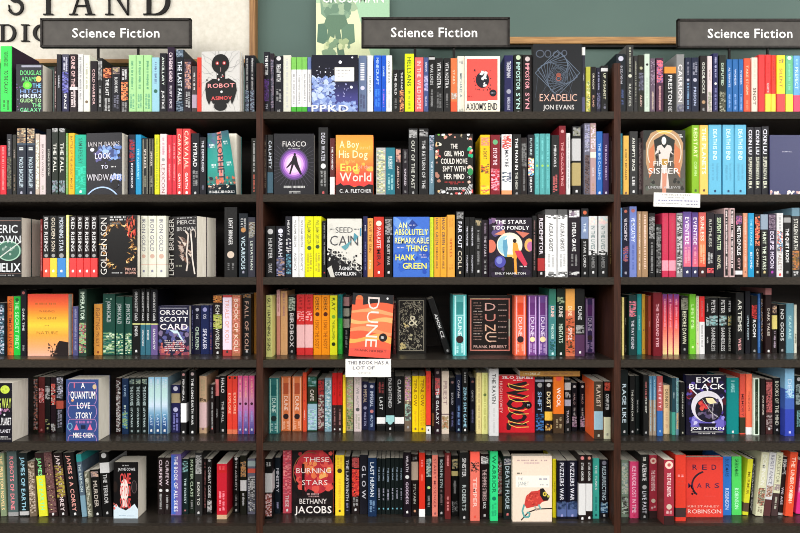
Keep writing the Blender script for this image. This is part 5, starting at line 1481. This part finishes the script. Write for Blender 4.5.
# a book lying flat along the tops of the red, orange and black books
T5 = [e for e in ents if e['row'] == 5 and 519 < (e['px0'] + e['px1']) / 2 < 584]
base_z = SHELF_Z[5] + .0003 + max(e['H'] for e in ents if e['row'] == 5 and 534 < e['px1'] < 586 and e['x0'] < PX(580, .1)) + .0006
ly = .10
cv, pg = spine_book(.0195, PX(580, ly) - PX(520, ly), .14, 'b84 K765 S6-16:cb9 T17-34:dc9:DARK_AT S40-90:964', random.Random(9))
root = empty('book', (0, 0, 0), 'tan book lying flat on top of upright books, fifth shelf, middle bay', 'book', 'books on the fifth shelf of the middle bay')
root.matrix_world = Matrix.Translation((PX(580, ly), ly, base_z + .00975)) @ Matrix.Rotation(math.radians(-90), 4, 'Y')
cv.build('cover', M['card'], root); pg.build('pages', M['pages'], root)

# ---------------------------------------------------------------- signs standing behind the top row
SY = .2
def sign(px0, px1, pt, pb, posts, tx0, tx1, label, skew=0.0):
    x0, x1, z1, z0 = PX(px0, SY), PX(px1, SY), PZ(pt, SY), PZ(pb, SY)
    root = empty('shelf_sign', ((x0 + x1) / 2, SY, SHELF_Z[1]), label, 'sign', 'category signs above the bookcases')
    ox, oz = root.location.x, root.location.z
    P = bx('panel', x0 - ox, -.004, z0 - oz, x1 - ox, .004, z1 - oz, M['sign'], root)
    k = .007
    fr = MB()
    for a, b, c, d in ((x0 - .002, z1 - k, x1 + .002, z1 + .002), (x0 - .002, z0 - .002, x1 + .002, z0 + k * .8), (x0 - .002, z0, x0 + k * .8, z1), (x1 - k * .8, z0, x1 + .002, z1)):
        fr.box(a - ox, -.009, b - oz, c - ox, .008, d - oz)
    fr.build('frame', M['steel'], root, .001)
    tm = MB(); za, zb = PZ(pb - (pb - pt) * .345, SY), PZ(pt + (pb - pt) * .315, SY)
    text_mb(tm, 'Science Fiction', (PX(tx0, SY) - ox, -.0048, za - oz), (1, 0, 0), (0, 0, 1), zb - za, PX(tx1, SY) - PX(tx0, SY), (.93, .93, .92), True, 0, .3, 1.25)
    t = tm.build('lettering', M['white'], P)
    for q in posts:
        c = MB(); xx = PX(q, SY) - ox; n = 10; r = .005
        ring = [(xx + r * math.cos(6.2832 * i / n), .002 + r * math.sin(6.2832 * i / n)) for i in range(n)]
        for i in range(n):
            a, b = ring[i], ring[(i + 1) % n]; c.face([(a[0], a[1], .004), (b[0], b[1], .004), (b[0], b[1], z0 - oz), (a[0], a[1], z0 - oz)])
        c.face([(a, b, z0 - oz) for a, b in ring]); c.face([(a, b, .004) for a, b in ring][::-1])
        c.build('post', M['black'], root)
        f = MB(); f.box(xx - .02, -.02, .0003, xx + .02, .024, .004); f.build('foot', M['black'], root, .001)
sign(42, 191, 19.5, 47.5, (98, 138), 73, 160, 'grey framed sign above the left bookcase, in front of the cream wall sign')
sign(362, 509, 18.5, 47.5, (415, 454), 391, 477, 'grey framed sign above the middle bookcase, overlapping the mint poster')
sign(677.5, 826, 20, 48, (729.5, 768), 707, 791.5, 'grey framed sign above the right bookcase, at the end of the oak rail')

# ---------------------------------------------------------------- poster on the green wall
py_ = .395
x0, x1, zb, zt_ = PX(316, py_), PX(389.5, py_), PZ(62, py_), 2.55
pm = MB(); w_, H_ = x1 - x0, zt_ - zb
pm.box(-w_ / 2, 0, 0, w_ / 2, .006, H_, hexc('dde3b8'))
A = Art(pm, w_, H_); v = lambda p: 1 - (PZ(p, py_) - zb) / H_; u = lambda p: (p - 316) / 73.5
A.poly([(u(354), 0), (1, 0), (1, v(60)), (u(372), v(60)), (u(366), v(38)), (u(360), v(20))], 'a3c8a6')
A.rect(0, 0, u(356), v(3), 'b4ccaa')
A.poly([(u(320), v(-8)), (u(350), v(-8)), (u(351), v(14)), (u(346), v(20)), (u(328), v(20)), (u(321), v(14))], '7f9c84')
A.poly([(u(318), v(24)), (u(327), v(23)), (u(328), v(42)), (u(323), v(44)), (u(317), v(42))], '5c7a68'); A.poly([(u(341), v(24)), (u(354), v(24)), (u(355), v(42)), (u(349), v(45)), (u(342), v(41))], '68866f')
A.poly([(u(327), v(15)), (u(345), v(15)), (u(348), v(24)), (u(340), v(30)), (u(345), v(56)), (u(338), v(58)), (u(335), v(34)), (u(332), v(54)), (u(326), v(56)), (u(328), v(30)), (u(324), v(24))], '64806a')
A.blobs(u(320), v(-4), u(352), v(22), ['8aa68a', '6f8c76', '9fb596'], 26, .07, 3); A.blobs(u(322), v(40), u(350), v(60), ['a8b88c', '7f9a7c', 'c9d2a4'], 18, .06, 4)
A.text('GROSSMAN', u(322), v(-8), u(384), v(2.5), 'eef2e4')
o = pm.build('poster', M['paint']); o.location = ((x0 + x1) / 2, py_, zb)
tag(o, 'pale mint and yellow poster of a green figure, hanging on the green wall', 'poster')
hk = MB(); hk.box(-.02, .006, H_ - .05, .02, WALL_Y - py_ + .001, H_ - .02); b = hk.build('hanger', M['black'], o)

# ---------------------------------------------------------------- handwritten cards clipped to the shelf edges
def card(px0, px1, pt, pb, lines, label, tilt=0.0):
    y = -.0022; x0, x1, z1, z0 = PX(px0, y), PX(px1, y), PZ(pt, y), PZ(pb, y)
    w, H = x1 - x0, z1 - z0; mb = MB(); mb.box(-w / 2, 0, 0, w / 2, .0006, H, (.93, .92, .9)); A = Art(mb, w, H)
    for kind, s, a, b, c, d, col in lines:
        if kind == 't': A.text(s, a, b, c, d, col, True)
        else: A.tiny(a, b, c, d, col, int(a * 100 + b * 10))
    o = mb.build('paper_note', M['paint']); o.location = ((x0 + x1) / 2, y, z0); o.rotation_euler = (0, math.radians(tilt), 0)
    tag(o, label, 'note', 'handwritten notes on the shelf edges'); return o
card(345.5, 391, 359, 377, [('t', 'THIS BOOK HAS A', .05, .1, .95, .3, '445'), ('t', 'LOT OF', .16, .4, .64, .58, '556'), ('t', 'SPICE', .28, .72, .56, .84, 'bbb')], 'white handwritten card on the shelf edge under the tilted orange dune cover', 0)
card(653.5, 700, 193, 207, [('t', 'THE FIRST SISTER', .16, .08, .8, .2, '888'), ('s', '', .25, .3, .68, .38, 'aaa'), ('s', '', .1, .5, .95, .6, '88a'), ('s', '', .06, .72, .55, .8, 'aaa'), ('s', '', .6, .74, .96, .84, '889')], 'white handwritten card on the shelf edge under the copper art deco cover', 1.5)
